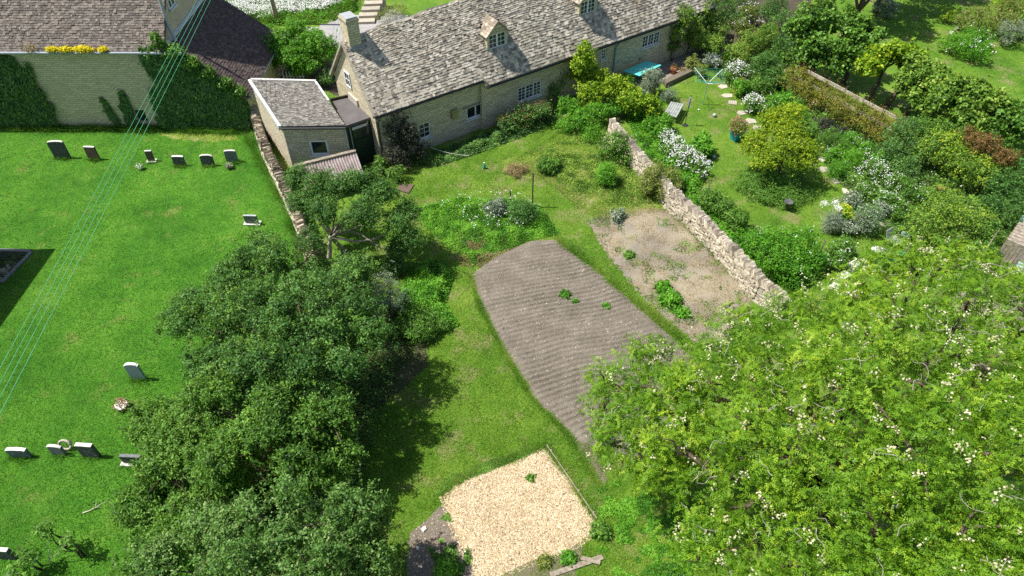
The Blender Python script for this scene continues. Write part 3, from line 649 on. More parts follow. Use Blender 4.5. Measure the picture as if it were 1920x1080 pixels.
# openings (t0, t1, z0, z1) measured along each wall stretch; t is along the cottage
def t_at(px, py, wv):
    """where along the front wall the photo shows (px, py)"""
    o = cam.location; r = P(px, py, 0)-o; pl = CO+CN*wv; k = (pl-o).dot(CN)/r.dot(CN); q = o+r*k; return (q-CO).dot(CD), q.z
wins = []
def win(px0, py0, px1, py1, wv, **kw):               # lower left and upper right corner of a window as seen
    a, za = t_at(px0, py0, wv); b, zb = t_at(px1, py1, wv); wins.append((a, b, za, zb, wv, kw)); return a, b, za, zb
wA = win(787, 263, 806, 227, W1, lights=1, rows=3, cols=2)
wB = win(876, 226, 909, 191, W1, lights=2, rows=1, cols=1)
wC = win(971, 193, 1016, 150, W2, lights=3, rows=4, cols=2)
wD = win(1203, 92, 1240, 57, W2, lights=3, rows=3, cols=2)
wE = win(1127, 114, 1138, 90, W2, lights=1, rows=3, cols=2)
mb = MB()
wallface(mb, cw(0, W1, 0), CD, STEP, -.1, EZ+.1, [w_[:4] for w_ in wins if w_[4] == W1], f1)
wallface(mb, cw(STEP, W2, 0), CD, CLEN-STEP, -.1, EZ-.05, [(w_[0]-STEP, w_[1]-STEP, w_[2], w_[3]) for w_ in wins if w_[4] == W2], f1, .16, STEP)
mb.quad(cw(STEP, W1, -.1), cw(STEP, W2, -.1), cw(STEP, W2, EZ-.05), cw(STEP, W1, EZ-.05), [(0, 0), (.2, 0), (.2, 3), (0, 3)])
BW = 2*CW-W1; RZ = 3.35
ap = ridge(0)-.12
mb.poly([cw(0, BW, -.1), cw(0, W1, -.1), cw(0, W1, croof(0, W1)-.06), cw(0, CW, ap), cw(0, BW, RZ)], [(0, 0), (BW, 0), (BW, 3.1), (BW/2, ap), (0, RZ)])
mb.poly([cw(CLEN, W2, -.1), cw(CLEN, BW, -.1), cw(CLEN, BW, RZ), cw(CLEN, CW, ridge(9)-.1), cw(CLEN, W2, EZ)], [(0, 0), (BW, 0), (BW, 3), (BW/2, ap), (0, 3)])
mb.quad(cw(CLEN, BW, -.1), cw(0, BW, -.1), cw(0, BW, RZ), cw(CLEN, BW, RZ), [(0, 0), (CLEN, 0), (CLEN, 3), (0, 3)])
cwall = mb.build('wall', MAT['cottage_stone'], cot)
q = MB(); q.quad(cw(0, .8, 0), cw(CLEN, .8, 0), cw(CLEN, .8, 3.3), cw(0, .8, 3.3)); q.build('interior', MAT['dark_iron'], cot)
for a, b, za, zb, wv, kw in wins: window(cot, cw(a, wv, za), CD, f1, b-a, zb-za, **kw)
q = MB(); q.box(cw(wB[0]-.25, W1-.03, wB[3]+.01), CD*(wB[1]-wB[0]+.5), CN*.12, UPZ*.14); q.build('lintel', MAT['timber'], cot)
a, za = t_at(846, 222, W1); q = MB(); q.box(cw(a, W1-.16, za), CD*.36, CN*.157, UPZ*.5); q.build('meter_box', MAT['box_yellow'], cot)
# roof
EXT = .22
def S_front(u, v): 
    t = u-.12; lo = -.02 if t < STEP+.1 else -EXT; wv = lo+(CW-lo)*v; return cw(t, wv, croof(t, wv)+.012*math.sin(t*1.3)*math.sin(v*3.0))
rd = MB()
for (t0, t1, lo) in ((-.12, STEP+.1, -.02), (STEP+.1, CLEN+.1, -EXT)):
    nseg = 6
    for i in range(nseg):
        a, b = t0+(t1-t0)*i/nseg, t0+(t1-t0)*(i+1)/nseg
        rd.hexa([cw(a, lo, croof(a, lo)-.09), cw(b, lo, croof(b, lo)-.09), cw(b, CW, ridge(b)-.09), cw(a, CW, ridge(a)-.09), cw(a, lo, croof(a, lo)-.005), cw(b, lo, croof(b, lo)-.005), cw(b, CW, ridge(b)-.005), cw(a, CW, ridge(a)-.005)], .3)
        rd.hexa([cw(a, CW, ridge(a)-.09), cw(b, CW, ridge(b)-.09), cw(b, 2*CW, RZ-.2), cw(a, 2*CW, RZ-.2), cw(a, CW, ridge(a)-.005), cw(b, CW, ridge(b)-.005), cw(b, 2*CW, RZ-.1), cw(a, 2*CW, RZ-.1)], .4)
roof = rd.build('roof', MAT['stone_slate'], cot)
MAT['dormer_slate'] = slate('dormer_slate', [(0, g(.16, .125, .09)), (.5, g(.32, .27, .20)), (1, g(.50, .44, .35))], g(.40, .31, .18), .62)
dorm = []                                            # dormers: centre of the window foot as seen
for (px, py) in ((933, 91), (1102, 27)):
    o = cam.location; r = P(px, py, 0)-o; p0 = cw(6, 0, croof(6, 0)); nn = CD.cross(cw(6, CW, ridge(8))-p0).normalized(); p0 = cw(8, 0, EZ); k = (p0-o).dot(nn)/r.dot(nn); q = o+r*k
    dorm.append(((q-CO).dot(CD), (q-CO).dot(CN)))
def near_dormer(u, v):
    t = u-.12; lo = -.02 if t < STEP else -EXT; wv = lo+(CW-lo)*v
    return any(abs(t-a) < .66 and b-.02 < wv < b+.9 for a, b in dorm)
rows = [0]; e = .038
while rows[-1] < .985: rows.append(min(1, rows[-1]+e)); e = max(.022, e*.978)
slates(roof, S_front, CLEN+.2, 1, rows, .11, .26, .030, 'stone_slate', 300, 'slate', 3, near_dormer)
rr = random.Random(9); t = -.1                        # ridge stones, mossy and uneven
while t < CLEN:
    l = rr.uniform(.38, .6); q = MB(); z = ridge(t+.2)+rr.uniform(.01, .04)
    q.poly([cw(t, CW-.2, z-.20), cw(t+l-.02, CW-.2, z-.20), cw(t+l-.02, CW, z+.06), cw(t, CW, z+.06)]); q.poly([cw(t, CW, z+.06), cw(t+l-.02, CW, z+.06), cw(t+l-.02, CW+.2, z-.20), cw(t, CW+.2, z-.20)])
    q.poly([cw(t, CW-.2, z-.20), cw(t, CW, z+.06), cw(t, CW+.2, z-.20)]); q.build('ridge_stone', MAT['stone_slate'], roof); t += l
for k, (t0, w0) in enumerate(dorm):
    hw, fh, gh = .66, .84, .62; z0 = croof(t0, w0)+.02
    slope = (ridge(t0)-EZ)/CW; wb = w0+(fh+gh)/slope; we = w0+fh/slope
    q = MB()
    wo = (.10, 2*hw-.10, .04, fh-.02)
    wallface(q, cw(t0-hw, w0, z0), CD, 2*hw, -.05, fh, [wo], f1, .12)
    q.poly([cw(t0-hw, w0, z0+fh), cw(t0+hw, w0, z0+fh), cw(t0, w0, z0+fh+gh)], [(0, 0), (1.2, 0), (.6, .5)])
    for s_ in (-1, 1): q.poly([cw(t0+s_*hw, w0, z0-.05), cw(t0+s_*hw, we, z0+fh), cw(t0+s_*hw, w0, z0+fh)], [(0, 0), (.7, .78), (0, .78)])
    q.quad(cw(t0-hw, w0+.3, z0), cw(t0+hw, w0+.3, z0), cw(t0+hw, w0+.3, z0+fh), cw(t0-hw, w0+.3, z0+fh), [(0, 0), (0, 0), (0, 0), (0, 0)])
    dm = q.build('dormer', MAT['cottage_stone'], cot)
    # window: frame and panes stay two levels deep, under the dormer
    d_, up = CD, UPZ; o = cw(t0-hw+.10, w0+.04, z0+.04); wd, ht = 2*hw-.2, fh-.06; q = MB(); fr = .055
    for (u0, u1, a, b) in ((0, wd, 0, fr), (0, wd, ht-fr, ht), (0, fr, fr, ht-fr), (wd-fr, wd, fr, ht-fr), (wd/2-.05, wd/2+.05, fr, ht-fr)): q.box(o+d_*u0+up*a, d_*(u1-u0), CN*.06, up*(b-a))
    for s_ in (.27, .73): q.box(o+d_*(wd*s_-.012)+up*fr+CN*.014, d_*.024, CN*.03, up*(ht-2*fr))
    for s_ in (.36, .66): q.box(o+d_*fr+up*(ht*s_-.012)+CN*.016, d_*(wd-2*fr), CN*.026, up*.024)
    q.build('window_frame', MAT['white_paint'], dm)
    for (a, b) in ((fr, wd/2-.05), (wd/2+.05, wd-fr)):
        q = MB(); q.box(o+d_*a+up*fr+CN*.045, d_*(b-a), CN*.008, up*(ht-2*fr)); q.build('pane', MAT['glass'], dm)
    q = MB(); q.box(cw(t0-hw-.03, w0-.16, croof(t0, w0-.16)+.05), CD*(2*hw+.06), (cw(t0, w0, z0+.03)-cw(t0, w0-.16, croof(t0, w0-.16)+.05)), UPZ*.02); q.build('lead_apron', MAT['lead'], dm)
    q = MB()
    for s_ in (-1, 1):
        ov = .09
        A = cw(t0+s_*(hw+ov), w0-.12, z0+fh-.08); B = cw(t0, w0-.12, z0+fh+gh+.02); C_ = cw(t0, wb, z0+fh+gh+.02); D_ = cw(t0+s_*(hw+ov), we+.02, z0+fh-.08)
        rws = 6
        for i in range(rws):
            v0, v1 = i/rws, min(1, (i+1.5)/rws)
            for j in range(4):
                a, b = j/4+.01, (j+1)/4-.005
                lo_, hi_ = lambda x_, v_: A.lerp(D_, x_).lerp(B.lerp(C_, x_), v_), None
                nn = (B-A).cross(D_-A).normalized()*(1 if s_ < 0 else -1)
                if nn.z < 0: nn = -nn
                c4 = [lo_(a, v0), lo_(b, v0), lo_(b, v1), lo_(a, v1)]
                if s_ > 0: c4 = [c4[1], c4[0], c4[3], c4[2]]
                c4 = [c4[0]+nn*.035, c4[1]+nn*.035, c4[2]+nn*.004, c4[3]+nn*.004]
                q.hexa(c4+[p+nn*.025 for p in c4], rr.random())
        q.hexa(([A, D_, C_, B] if s_ < 0 else [D_, A, B, C_])+[p+UPZ*.02 for p in ([A, D_, C_, B] if s_ < 0 else [D_, A, B, C_])], .4)
    o_ = q.build('dormer_slates', MAT['dormer_slate'], dm); o_['kind'] = 'stuff'
# chimneys
MAT['cottage_cap'] = plain('cottage_cap', g(.36, .32, .24), .9, .2, .2, 8)
def chimney(t0, wv, la, lw, z0, z1):
    q = MB(); o = cw(t0-la/2, wv-lw/2, z0); ax, ay = CD*la, CN*lw
    for (A, d_, l) in ((o, ax, la), (o+ax, ay, lw), (o+ax+ay, -ax, la), (o+ay, -ay, lw)): q.quad(A, A+d_, A+d_+UPZ*(z1-z0), A+UPZ*(z1-z0), [(0, 0), (l, 0), (l, z1-z0), (0, z1-z0)])
    q.quad(o+UPZ*(z1-z0), o+ax+UPZ*(z1-z0), o+ax+ay+UPZ*(z1-z0), o+ay+UPZ*(z1-z0), [(0, 0), (0, 0), (0, 0), (0, 0)])
    ch = q.build('chimney', MAT['cottage_stone'], cot)
    q = MB(); o = cw(t0-la/2-.035, wv-lw/2-.035, z1-.16); q.box(o, CD*(la+.07), CN*(lw+.07), UPZ*.10); q.build('cap_course', MAT['cottage_cap'], ch)
    q = MB(); o = cw(t0-la/2+.02, wv-lw/2+.02, z1+.001); q.box(o, CD*(la-.04), CN*(lw-.04), UPZ*.05); q.build('flaunching', MAT['pipe'], ch)
    q = MB(); o = cw(t0-la/2-.05, wv-lw/2-.05, croof(t0, wv-lw/2)-.06); q.box(o, CD*(la+.1), CN*.04, UPZ*.22); q.build('flashing', MAT['lead'], ch)
    return ch
chimney(.42, CW+.05, .62, .80, 5.0, 7.1)
ct, _ = 0, 0
chimney(8.6, CW+.45, .7, .8, 5.3, 7.15)
# coped verge of the gable and its small window, boards and lamp
q = MB()
for (a, b) in (((-.02, EZ), (CW, ridge(0))), ((2*CW, RZ-.1), (CW, ridge(0)))):
    A = cw(-.2, a[0], a[1]+.02); B = cw(-.2, b[0], b[1]+.02); q.hexa([A-UPZ*.12, A+CD*.2-UPZ*.12, B+CD*.2-UPZ*.12, B-UPZ*.12, A+UPZ*.03, A+CD*.2+UPZ*.03, B+CD*.2+UPZ*.03, B+UPZ*.03], .35)
q.build('verge', MAT['stone_slate'], cot)
GN_ = -CD                                             # outward from the gable
gw = window(cot, cw(-.001, 3.25, 3.35)+GN_*.10, -CN, GN_, .62, .85, 1, 2, 2, sill=False)
q = MB(); q.box(cw(-.09, 2.1, 2.55), CN*1.05, CD*.085, UPZ*.42); q.build('sign_board', MAT['timber_pale'], cot)
q = MB(); q.box(cw(-.07, 2.55, 1.2), CN*.55, CD*.067, UPZ*1.3); q.build('door', MAT['timber_pale'], cot)
# gutter and downpipes
q = MB(); q.tube([cw(-.1, -.06, EZ-.10), cw(STEP+.05, -.06, EZ-.10)], .05, 6); q.build('gutter', MAT['dark_iron'], cot)
q = MB(); q.tube([cw(STEP+.15, -EXT-.04, croof(9, -EXT)-.12), cw(CLEN, -EXT-.04, croof(9, -EXT)-.12)], .055, 6); q.build('gutter', MAT['dark_iron'], cot)
a, za = t_at(1150, 120, W2); q = MB(); q.tube([cw(a, -EXT, 2.55), cw(a, W2-.08, 2.3), cw(a, W2-.08, 0)], .05, 6); q.build('downpipe', MAT['pipe_teal'], cot)
q = MB(); q.tube([cw(.12, -.05, 2.85), cw(.08, W1-.07, 2.6), cw(.08, W1-.07, 0)], .045, 6); q.build('downpipe', MAT['dark_iron'], cot)

# ------------------------------------------------------------------ barn with ivy wing
BY = 33.85; BX = -18.1; BE = 4.8
barn = thing('barn', 'tall stone barn with dark tiled roof and grey gutter beside the churchyard', 'barn', (BX, BY, 0))
mb = MB(); wd_op = (BX+.15-(-45)-.0, 0, 0, 0)
bx0 = -45.0
b0 = P(258, 214, 0); bo = (P(256, 216, .75).x-bx0, P(276, 216, .75).x-bx0, .42, 1.15)
wallface(mb, (bx0, BY, 0), (1, 0, 0), BX-bx0, -.1, BE, [bo], (0, -1, 0), .25)
WE = -14.55; WZ = 2.05                               # wing: lean-to on the gable, falling to the right
mb.poly([(BX, BY, -.1), (WE, BY, -.1), (WE, BY, WZ), (BX, BY, BE-.15)], [(27, 0), (30.5, 0), (30.5, 2), (27, 4.7)])
mb.quad((WE, BY, -.1), (WE, BY+7.4, -.1), (WE, BY+7.4, WZ), (WE, BY, WZ), [(0, 0), (14, 0), (14, 2), (0, 2)]); mb.poly([(WE, BY+7.4, -.1), (BX, BY+7.4, -.1), (BX, BY+7.4, BE-.15), (WE, BY+7.4, WZ)], [(0, 0), (3.5, 0), (3.5, 4.7), (0, 2)])
mb.build('wall', MAT['barn_stone'], barn)
MAT['render_cream'] = plain('render_cream', g(.50, .44, .33), .9, .2, .12, 2)
RY, RZB = BY+5.2, BE+5.0
mb = MB(); mb.poly([(BX+.001, BY, BE-.2), (BX+.001, 2*RY-BY, BE-.2), (BX+.001, RY, RZB-.1)]); mb.build('gable_wall', MAT['render_cream'], barn)
MB_ = MB(); MB_.quad((bx0, BY+.3, 0), (BX, BY+.3, 0), (BX, BY+.3, 4), (bx0, BY+.3, 4)); MB_.build('interior', MAT['dark_iron'], barn)
q = MB(); x0 = bx0+bo[0]; 
q.box((x0, BY+.12, bo[2]), (.06, 0, 0), (0, .05, 0), (0, 0, bo[3]-bo[2])); q.box((x0, BY+.12, bo[3]-.06), (bo[1]-bo[0], 0, 0), (0, .05, 0), (0, 0, .06)); wb_ = q.build('window', MAT['lead'], barn)
q = MB(); q.box((x0+.05, BY+.15, bo[2]), (bo[1]-bo[0]-.05, 0, 0), (0, .01, 0), (0, 0, bo[3]-bo[2])); q.build('pane', MAT['glass'], wb_)
rf = plane4('roof', 'barn_tile', barn, (bx0, BY-.15, BE-.15), (BX+.1, BY-.15, BE-.15), (BX+.1, RY, RZB), (bx0, RY, RZB))
plane4('roof_back', 'barn_tile', barn, (BX+.1, 2*RY-BY, BE-.15), (bx0, 2*RY-BY, BE-.15), (bx0, RY, RZB), (BX+.1, RY, RZB))
bl = Vector((0, 5.35, RZB-BE+.15))
slates(rf, lambda u, v: Vector((-33.0+u, BY-.17, BE-.15))+bl*v, 33+BX+.1, 1, [i/56 for i in range(38)], .15, .20, .032, 'barn_tile', 0, 'tile', 8)
q = MB(); q.tube([(bx0, BY-.26, BE-.16), (BX+1.0, BY-.26, BE-.20)], .075, 8); q.build('gutter', MAT['lead'], barn)
wl_ = Vector((WE-BX+.15, 0, WZ-BE-.1))
wr = plane4('wing_roof', 'wing_tile', barn, (BX, BY-.12, BE), (WE+.15, BY-.12, WZ-.1), (WE+.15, BY+7.4, WZ-.1), (BX, BY+7.4, BE))
slates(wr, lambda u, v: Vector((WE+.17, BY-.12+u, WZ-.10))-wl_*v, 7.5, 1, [i/34 for i in range(35)], .18, .22, .026, 'wing_tile', 0, 'tile', 9)
q = MB(); q.box((BX+.02, BY+.3, BE+.02), (.16, 0, -.06), (0, 9, 0), (0, 0, .06)); q.build('flashing', MAT['grey_white'], barn)
q = MB(); q.tube([(BX+.12, BY+1.25, 7.6), (BX+.12, BY+1.1, 5.6), (BX+.4, BY+.75, 4.75)], .10, 8); q.build('soil_pipe', MAT['pipe'], barn)
window(barn, (BX+.1, BY+2.0, 5.9), (0, 1, 0), (1, 0, 0), .85, 1.15, 2, 3, 1)
q = MB(); q.tube([(WE+.22, BY-.1, WZ-.18), (WE+.22, BY+7.3, WZ-.18)], .06, 6); q.build('gutter', MAT['pipe'], barn)

# ------------------------------------------------------------------ outbuilding, link and corrugated lean-to
SF, SBk = 2.75, 3.45
FL, FR = P(527, 238, SF), P(648, 236, SF); BL, BR = P(470, 151, SBk), P(592, 154, SBk); FR.y = FR.y
shed = thing('outbuilding', 'small stone outbuilding with mossy tiled roof and white verge', 'outbuilding', (FL.x, FL.y, 0))
def dn(p, z=-.1): return Vector((p.x, p.y, z))
mb = MB(); sd = (dn(FR)-dn(FL)); sl = sd.length; sdn = sd.normalized(); snr = Vector((sdn.y, -sdn.x, 0))
inL = dn(FL)-snr*.12
def sh_at(px, py):
    o = cam.location; r = P(px, py, 0)-o; k = (inL-o).dot(snr)/r.dot(snr); qv = o+r*k; return (qv-inL).dot(sdn), qv.z
a0, z0 = sh_at(584, 292); a1, z1 = sh_at(613, 263)
wallface(mb, inL+UPZ*.1, sdn, sl-.05, -.1, SF, [(a0, a1, z0, z1)], snr)
A, B = dn(BL), dn(inL); ll = (B-A).length
mb.poly([A, B, B+UPZ*(SF+.05), A+UPZ*SBk], [(0, 0), (ll, 0), (ll, SF), (0, SBk)])
A, B = dn(inL+sdn*(sl-.05)), dn(BR); mb.poly([A, B, B+UPZ*SBk, A+UPZ*(SF+.05)], [(0, 0), (ll, 0), (ll, SBk), (0, SF)])
A, B = dn(BR), dn(BL); mb.quad(A, B, B+UPZ*SBk, A+UPZ*SBk, [(0, 0), (3, 0), (3, 3), (0, 3)])
mb.build('wall', MAT['shed_stone'], shed)
window(shed, inL+sdn*a0+UPZ*(z0+.1), sdn, snr, a1-a0, z1-z0, 1, 1, 1, fr=.12)
srf = plane4('roof', 'shed_tile', shed, FL, FR, BR, BL, .1)
SU = (FR-FL).length
slates(srf, lambda u, v: FL.lerp(FR, u/SU).lerp(BL.lerp(BR, u/SU), v)+UPZ*.0, SU, 1, [i/40 for i in range(41)], .10, .19, .018, 'shed_tile', 0, 'tile', 12)
q = MB(); vd = (BL-FL); q.box(FL-sdn*.13-UPZ*.10, sdn*.15, vd, UPZ*.17); q.build('verge', MAT['grey_white'], shed)
q = MB(); q.box(BR-sdn*.06-UPZ*.1, sdn*.12, (FR-BR)*.44, UPZ*.15); q.build('verge', MAT['grey_white'], shed)
q = MB(); q.box(BL-UPZ*.06, (BR-BL), Vector((0, .14, 0)), UPZ*.13); q.build('back_edge', MAT['stone_top'], shed)
q = MB(); q.tube([FL+snr*.07-UPZ*.06-sdn*.1, FR+snr*.07-UPZ*.09], .055, 8); q.build('gutter', MAT['dark_iron'], shed)
q = MB(); gp = FR+snr*.05-UPZ*.1-sdn*.05; q.tube([gp, gp-UPZ*.25-snr*.02, dn(gp-snr*.03, 1.0)], .045, 6); q.build('downpipe', MAT['pipe'], shed)
LZ = 2.62
lk = [P(648, 236, LZ), P(703, 217, LZ), P(665, 180, LZ), P(620, 190, LZ)]
lkt = thing('link_porch', 'flat felt-roofed green porch joining outbuilding and cottage', 'porch', (lk[0].x, lk[0].y, 0))
mb = MB(); up_ = lambda p, dz: p+UPZ*dz
mb.hexa([up_(p, -.14) for p in lk]+lk); mb.build('roof', MAT['felt'], lkt)
q = MB(); q.box(lk[3]-UPZ*.02, lk[2]-lk[3], (lk[3]-lk[0]).normalized()*.10, UPZ*.14); q.build('roof_kerb', MAT['timber_dark'], lkt)
q = MB(); q.box(lk[1]+UPZ*.005, (lk[2]-lk[1]), (lk[1]-lk[0]).normalized()*.12, UPZ*.05); q.build('flashing', MAT['pale_blue'], lkt)
a, b = dn(lk[0], 0), dn(lk[1], 0); ld = (b-a).normalized(); li = Vector((-ld.y, ld.x, 0)); a += li*.12; b += li*.12; ln = (b-a).length
q = MB(); q.box(a, ld*ln, li*.08, UPZ*2.45); pw = q.build('front_wall', MAT['green_paint'], lkt)
q = MB(); q.box(a+ld*.35-li*.035+UPZ*.02, ld*(ln-.55), li*.03, UPZ*1.55); q.build('door', MAT['green_paint'], lkt)
q = MB(); q.box(a+ld*.38-li*.035+UPZ*1.62, ld*(ln-.6), li*.03, UPZ*.6); q.build('window', MAT['glass'], lkt)
q = MB(); q.box(a+ld*.34-li*.05+UPZ*2.2, ld*(ln-.75), li*.045, UPZ*.14); q.build('blind', MAT['grey_white'], lkt)
q = MB(); q.tube([a+ld*.22-li*.03, a+ld*.22-li*.03+UPZ*2.4], .035, 6); q.build('downpipe', MAT['pipe'], lkt)
# corrugated lean-to
ca, cb, cc, cdd = P(552, 316, 1.35), P(668, 287, 1.35), P(683, 328, .85), P(573, 358, .85)
lean = thing('lean_to', 'low lean-to of corrugated sheets in front of the outbuilding', 'lean-to', (ca.x, ca.y, 0))
q = MB(); nC = 44; prev = None
for i in range(nC+1):
    f_ = i/nC; dz = .028*math.cos(i*math.pi/1.0) if i % 2 == 0 else -.028; dz = .028 if i % 2 == 0 else -.028
    A, B = ca.lerp(cb, f_)+UPZ*dz, cdd.lerp(cc, f_)+UPZ*dz
    if prev: q.quad(prev[1], B, A, prev[0])
    prev = (A, B)
q.build('corrugated_sheet', MAT['corrugated'], lean)
q = MB(); q.box(ca-UPZ*.02, cb-ca, Vector((-.05, .2, 0)), UPZ*.14); q.build('ridge_board', MAT['timber'], lean)
for p in (ca, cb, cc, cdd):
    q = MB(); q.tube([dn(p, 0), dn(p, p.z-.03)], .05, 6); q.build('post', MAT['timber'], lean)
q = MB(); q.quad(dn(cdd, 0), dn(cc, 0), cc-UPZ*.05, cdd-UPZ*.05); q.quad(dn(cc, 0), dn(cb, 0), cb-UPZ*.05, cc-UPZ*.05); q.build('boarding', MAT['timber_dark'], lean)

# ------------------------------------------------------------------ dry stone walls
STONE_ME = []
for k in range(8):
    mb = MB(); j = lambda a=.10: rs.uniform(-a, a)
    b4 = [(-.5+j(), -.5+j(), 0), (.5+j(), -.5+j(), 0), (.5+j(), .5+j(), 0), (-.5+j(), .5+j(), 0)]; t4 = [(x*.85+j(.06), y*.85+j(.08), 1+j(.16)) for x, y, z in b4]
    mb.hexa(b4+t4); STONE_ME.append(mb.mesh('stone', MAT['coping']))
def along(pts, step):
    """points every step metres along a polyline, with direction"""
    out = []; carry = 0.0
    for a, b in zip(pts[:-1], pts[1:]):
        a, b = Vector(a), Vector(b); l = (b-a).length; d = (b-a)/l; s_ = carry
        while s_ < l: out.append((a+d*s_, d)); s_ += step
        carry = s_-l
    return out
def dry_wall(label, pix, ztop, thick, cope, seed, group=None, step=.068, face_rows=11, slant=.25):
    rr = random.Random(seed); pts = [P(x, y, ztop) for x, y in pix]; pts = [Vector((p.x, p.y, 0)) for p in pts]
    t = thing('dry_stone_wall', label, 'stone wall', pts[0], 0, group); base = pts[0]
    mb = MB(); hb = ztop-cope
    nl = []
    for i, p in enumerate(pts):
        d = (pts[min(i+1, len(pts)-1)]-pts[max(i-1, 0)]).normalized(); nl.append(Vector((-d.y, d.x, 0)))
    for i in range(len(pts)-1):
        a, b = pts[i], pts[i+1]; na, nb = nl[i]*thick*.42, nl[i+1]*thick*.42
        mb.hexa([a-na, b-nb, b+nb, a+na, a-na*.8+UPZ*hb, b-nb*.8+UPZ*hb, b+nb*.8+UPZ*hb, a+na*.8+UPZ*hb])
    mb.build('wall_core', MAT['mortar_core'], t)
    q = MB()
    for side in (-1, 1):
        for r_ in range(face_rows):
            z0 = hb*r_/face_rows; hh = hb/face_rows
            fr_ = along(pts, .20); s_ = rr.uniform(0, .2)
            for (p, d) in fr_:
                l = rr.uniform(.13, .26); nn = Vector((-d.y, d.x, 0))*side; batter = (thick*.5-.07*(z0/hb)*thick)
                o = p+nn*(batter-.10+rr.uniform(-.012, .03))-d*(l/2-rr.uniform(-.05, .05))+UPZ*(z0+rr.uniform(-.01, .01))
                h2 = hh*rr.uniform(.78, 1.05); ax, ay = d*l, nn*.10
                c = [o, o+ax, o+ax+ay, o+ay] if side > 0 else [o+ay, o+ax+ay, o+ax, o]
                q.hexa([v+Vector((rr.uniform(-.012, .012), rr.uniform(-.012, .012), rr.uniform(-.01, .01))) for v in c+[x+UPZ*h2 for x in c]], rr.random())
    o = q.build('face_stones', MAT['dry_stone'], t); o['kind'] = 'stuff'
    for (p, d) in along(pts, step):
        me = STONE_ME[rr.randrange(8)]; ob = bpy.data.objects.new('coping_stone', me); COL.objects.link(ob); ob.parent = t
        an = math.atan2(d.y, d.x)+rr.uniform(-.18, .18); ob.location = p-base+UPZ*(hb-.03)+Vector((rr.uniform(-.02, .02), rr.uniform(-.03, .03), 0))
        ob.rotation_euler = (rr.uniform(-.16, .16), slant+rr.uniform(-.16, .16), an); ob.scale = (step*rr.uniform(.6, 1.1), thick*.82*rr.uniform(.85, 1.15), cope*rr.uniform(.75, 1.3)+.03)
    return t
dry_wall('weathered dry stone wall between the churchyard and the outbuilding', [(472, 196), (480, 225), (492, 262), (510, 300), (533, 345), (553, 390), (570, 440), (580, 475), (592, 540), (602, 620)], 1.15, .50, .30, 21, slant=.2)
dry_wall('upper stretch of dry stone wall between the two gardens, below the golden climber', [(1150, 226), (1178, 258), (1212, 298), (1240, 328), (1259, 348)], 1.15, .46, .24, 22, slant=-.6)
dry_wall('sunlit lower stretch of dry stone wall beside the fallow plot', [(1262, 352), (1300, 386), (1345, 428), (1390, 476), (1432, 522), (1478, 556)], 1.2, .50, .24, 23, slant=-.6)

# ------------------------------------------------------------------ gravestones and churchyard things
FEET = []
def gravestone(label, px, py, wd, ht, th, top, mat, tmat, rz=0.0, tilt=0.0, base=None):
    p = P(px, py, 0); FEET.append((px, py, wd)); tilt += rs.uniform(-.04, .05); rz += rs.uniform(-.06, .06); t = thing('gravestone', label, 'gravestone', p, rz, 'gravestones in the churchyard')
    prof = [(-wd/2, -.1), (wd/2, -.1)]
    k = 10
    if top == 'arch':
        prof += [(wd/2, ht*.93)]+[(wd/2*math.cos(math.pi*i/k), ht*.93+ht*.07*math.sin(math.pi*i/k)) for i in range(1, k)]+[(-wd/2, ht*.93)]
    elif top == 'shoulder':
        prof += [(wd/2, ht*.91), (wd*.42, ht*.93)]+[(wd*.42*math.cos(math.pi*i/k), ht*.93+ht*.07*math.sin(math.pi*i/k)) for i in range(1, k)]+[(-wd*.42, ht*.93), (-wd/2, ht*.91)]
    else: prof += [(wd/2, ht), (-wd/2, ht)]
    mb = MB(); n_ = len(prof); sh_ = lambda z: tilt*z
    A = [Vector((x, -th/2+sh_(z), z)) for x, z in prof]; B = [Vector((x, th/2+sh_(z), z)) for x, z in prof]
    mb.poly(A); mb.poly(list(reversed(B)))
    for i in range(1, n_): 
        j = (i+1) % n_
        if prof[i][1] < 0 and prof[j][1] < 0: continue
        if i >= 2 and i < n_-1: continue
        mb.quad(A[i], B[i], B[j], A[j])
    mb.build('headstone', MAT[mat], t, False, False)
    mb = MB()                                        # paler top edge and a thin strip of the front below it
    for i in range(2, n_-1):
        j = i+1; mb.quad(A[i], A[j], B[j], B[i]); mb.f[-1] = tuple(reversed(mb.f[-1]))
        a2 = A[i]-Vector((0, -.0, .028)); b2 = A[j]-Vector((0, 0, .028)); off = Vector((0, -.003, 0)); mb.quad(a2+off, b2+off, A[j]+off, A[i]+off)
    mb.build('pale_top', MAT[tmat], t, False, False)
    if base:
        mb = MB(); mb.cbox((0, 0, -.05), wd+.18, th+.22, .05+base); mb.build('plinth', MAT['stone_top'], t, False, False)
    return t
gravestone('tall dark gravestone with arched top, at the far end of the top row', 119, 297, .80, 1.08, .13, 'arch', 'granite', 'stone_top', .02)
gravestone('brown square-topped gravestone second in the row by the barn', 178, 299, .58, .80, .12, 'flat', 'grave_brown', 'stone_top', -.03)
gravestone('slim small brown gravestone in the row by the barn', 285, 303, .34, .66, .10, 'flat', 'grave_brown', 'stone_top', .08, .04, .07)
gravestone('low arched gravestone overgrown at its foot near the barn', 339, 311, .60, .62, .12, 'arch', 'granite', 'white_stone', 0)
gravestone('dark shouldered gravestone second from the stone wall', 392, 311, .64, .68, .11, 'shoulder', 'granite', 'stone_top', 0, .03)
gravestone('dark gravestone with flowers, closest to the stone wall', 437, 304, .60, .74, .11, 'arch', 'granite_mid', 'stone_top', .03)
gravestone('small grey gravestone on pale plinth alone near the wall', 474, 420, .62, .55, .10, 'flat', 'granite_mid', 'granite_pale', 0, 0, .08)
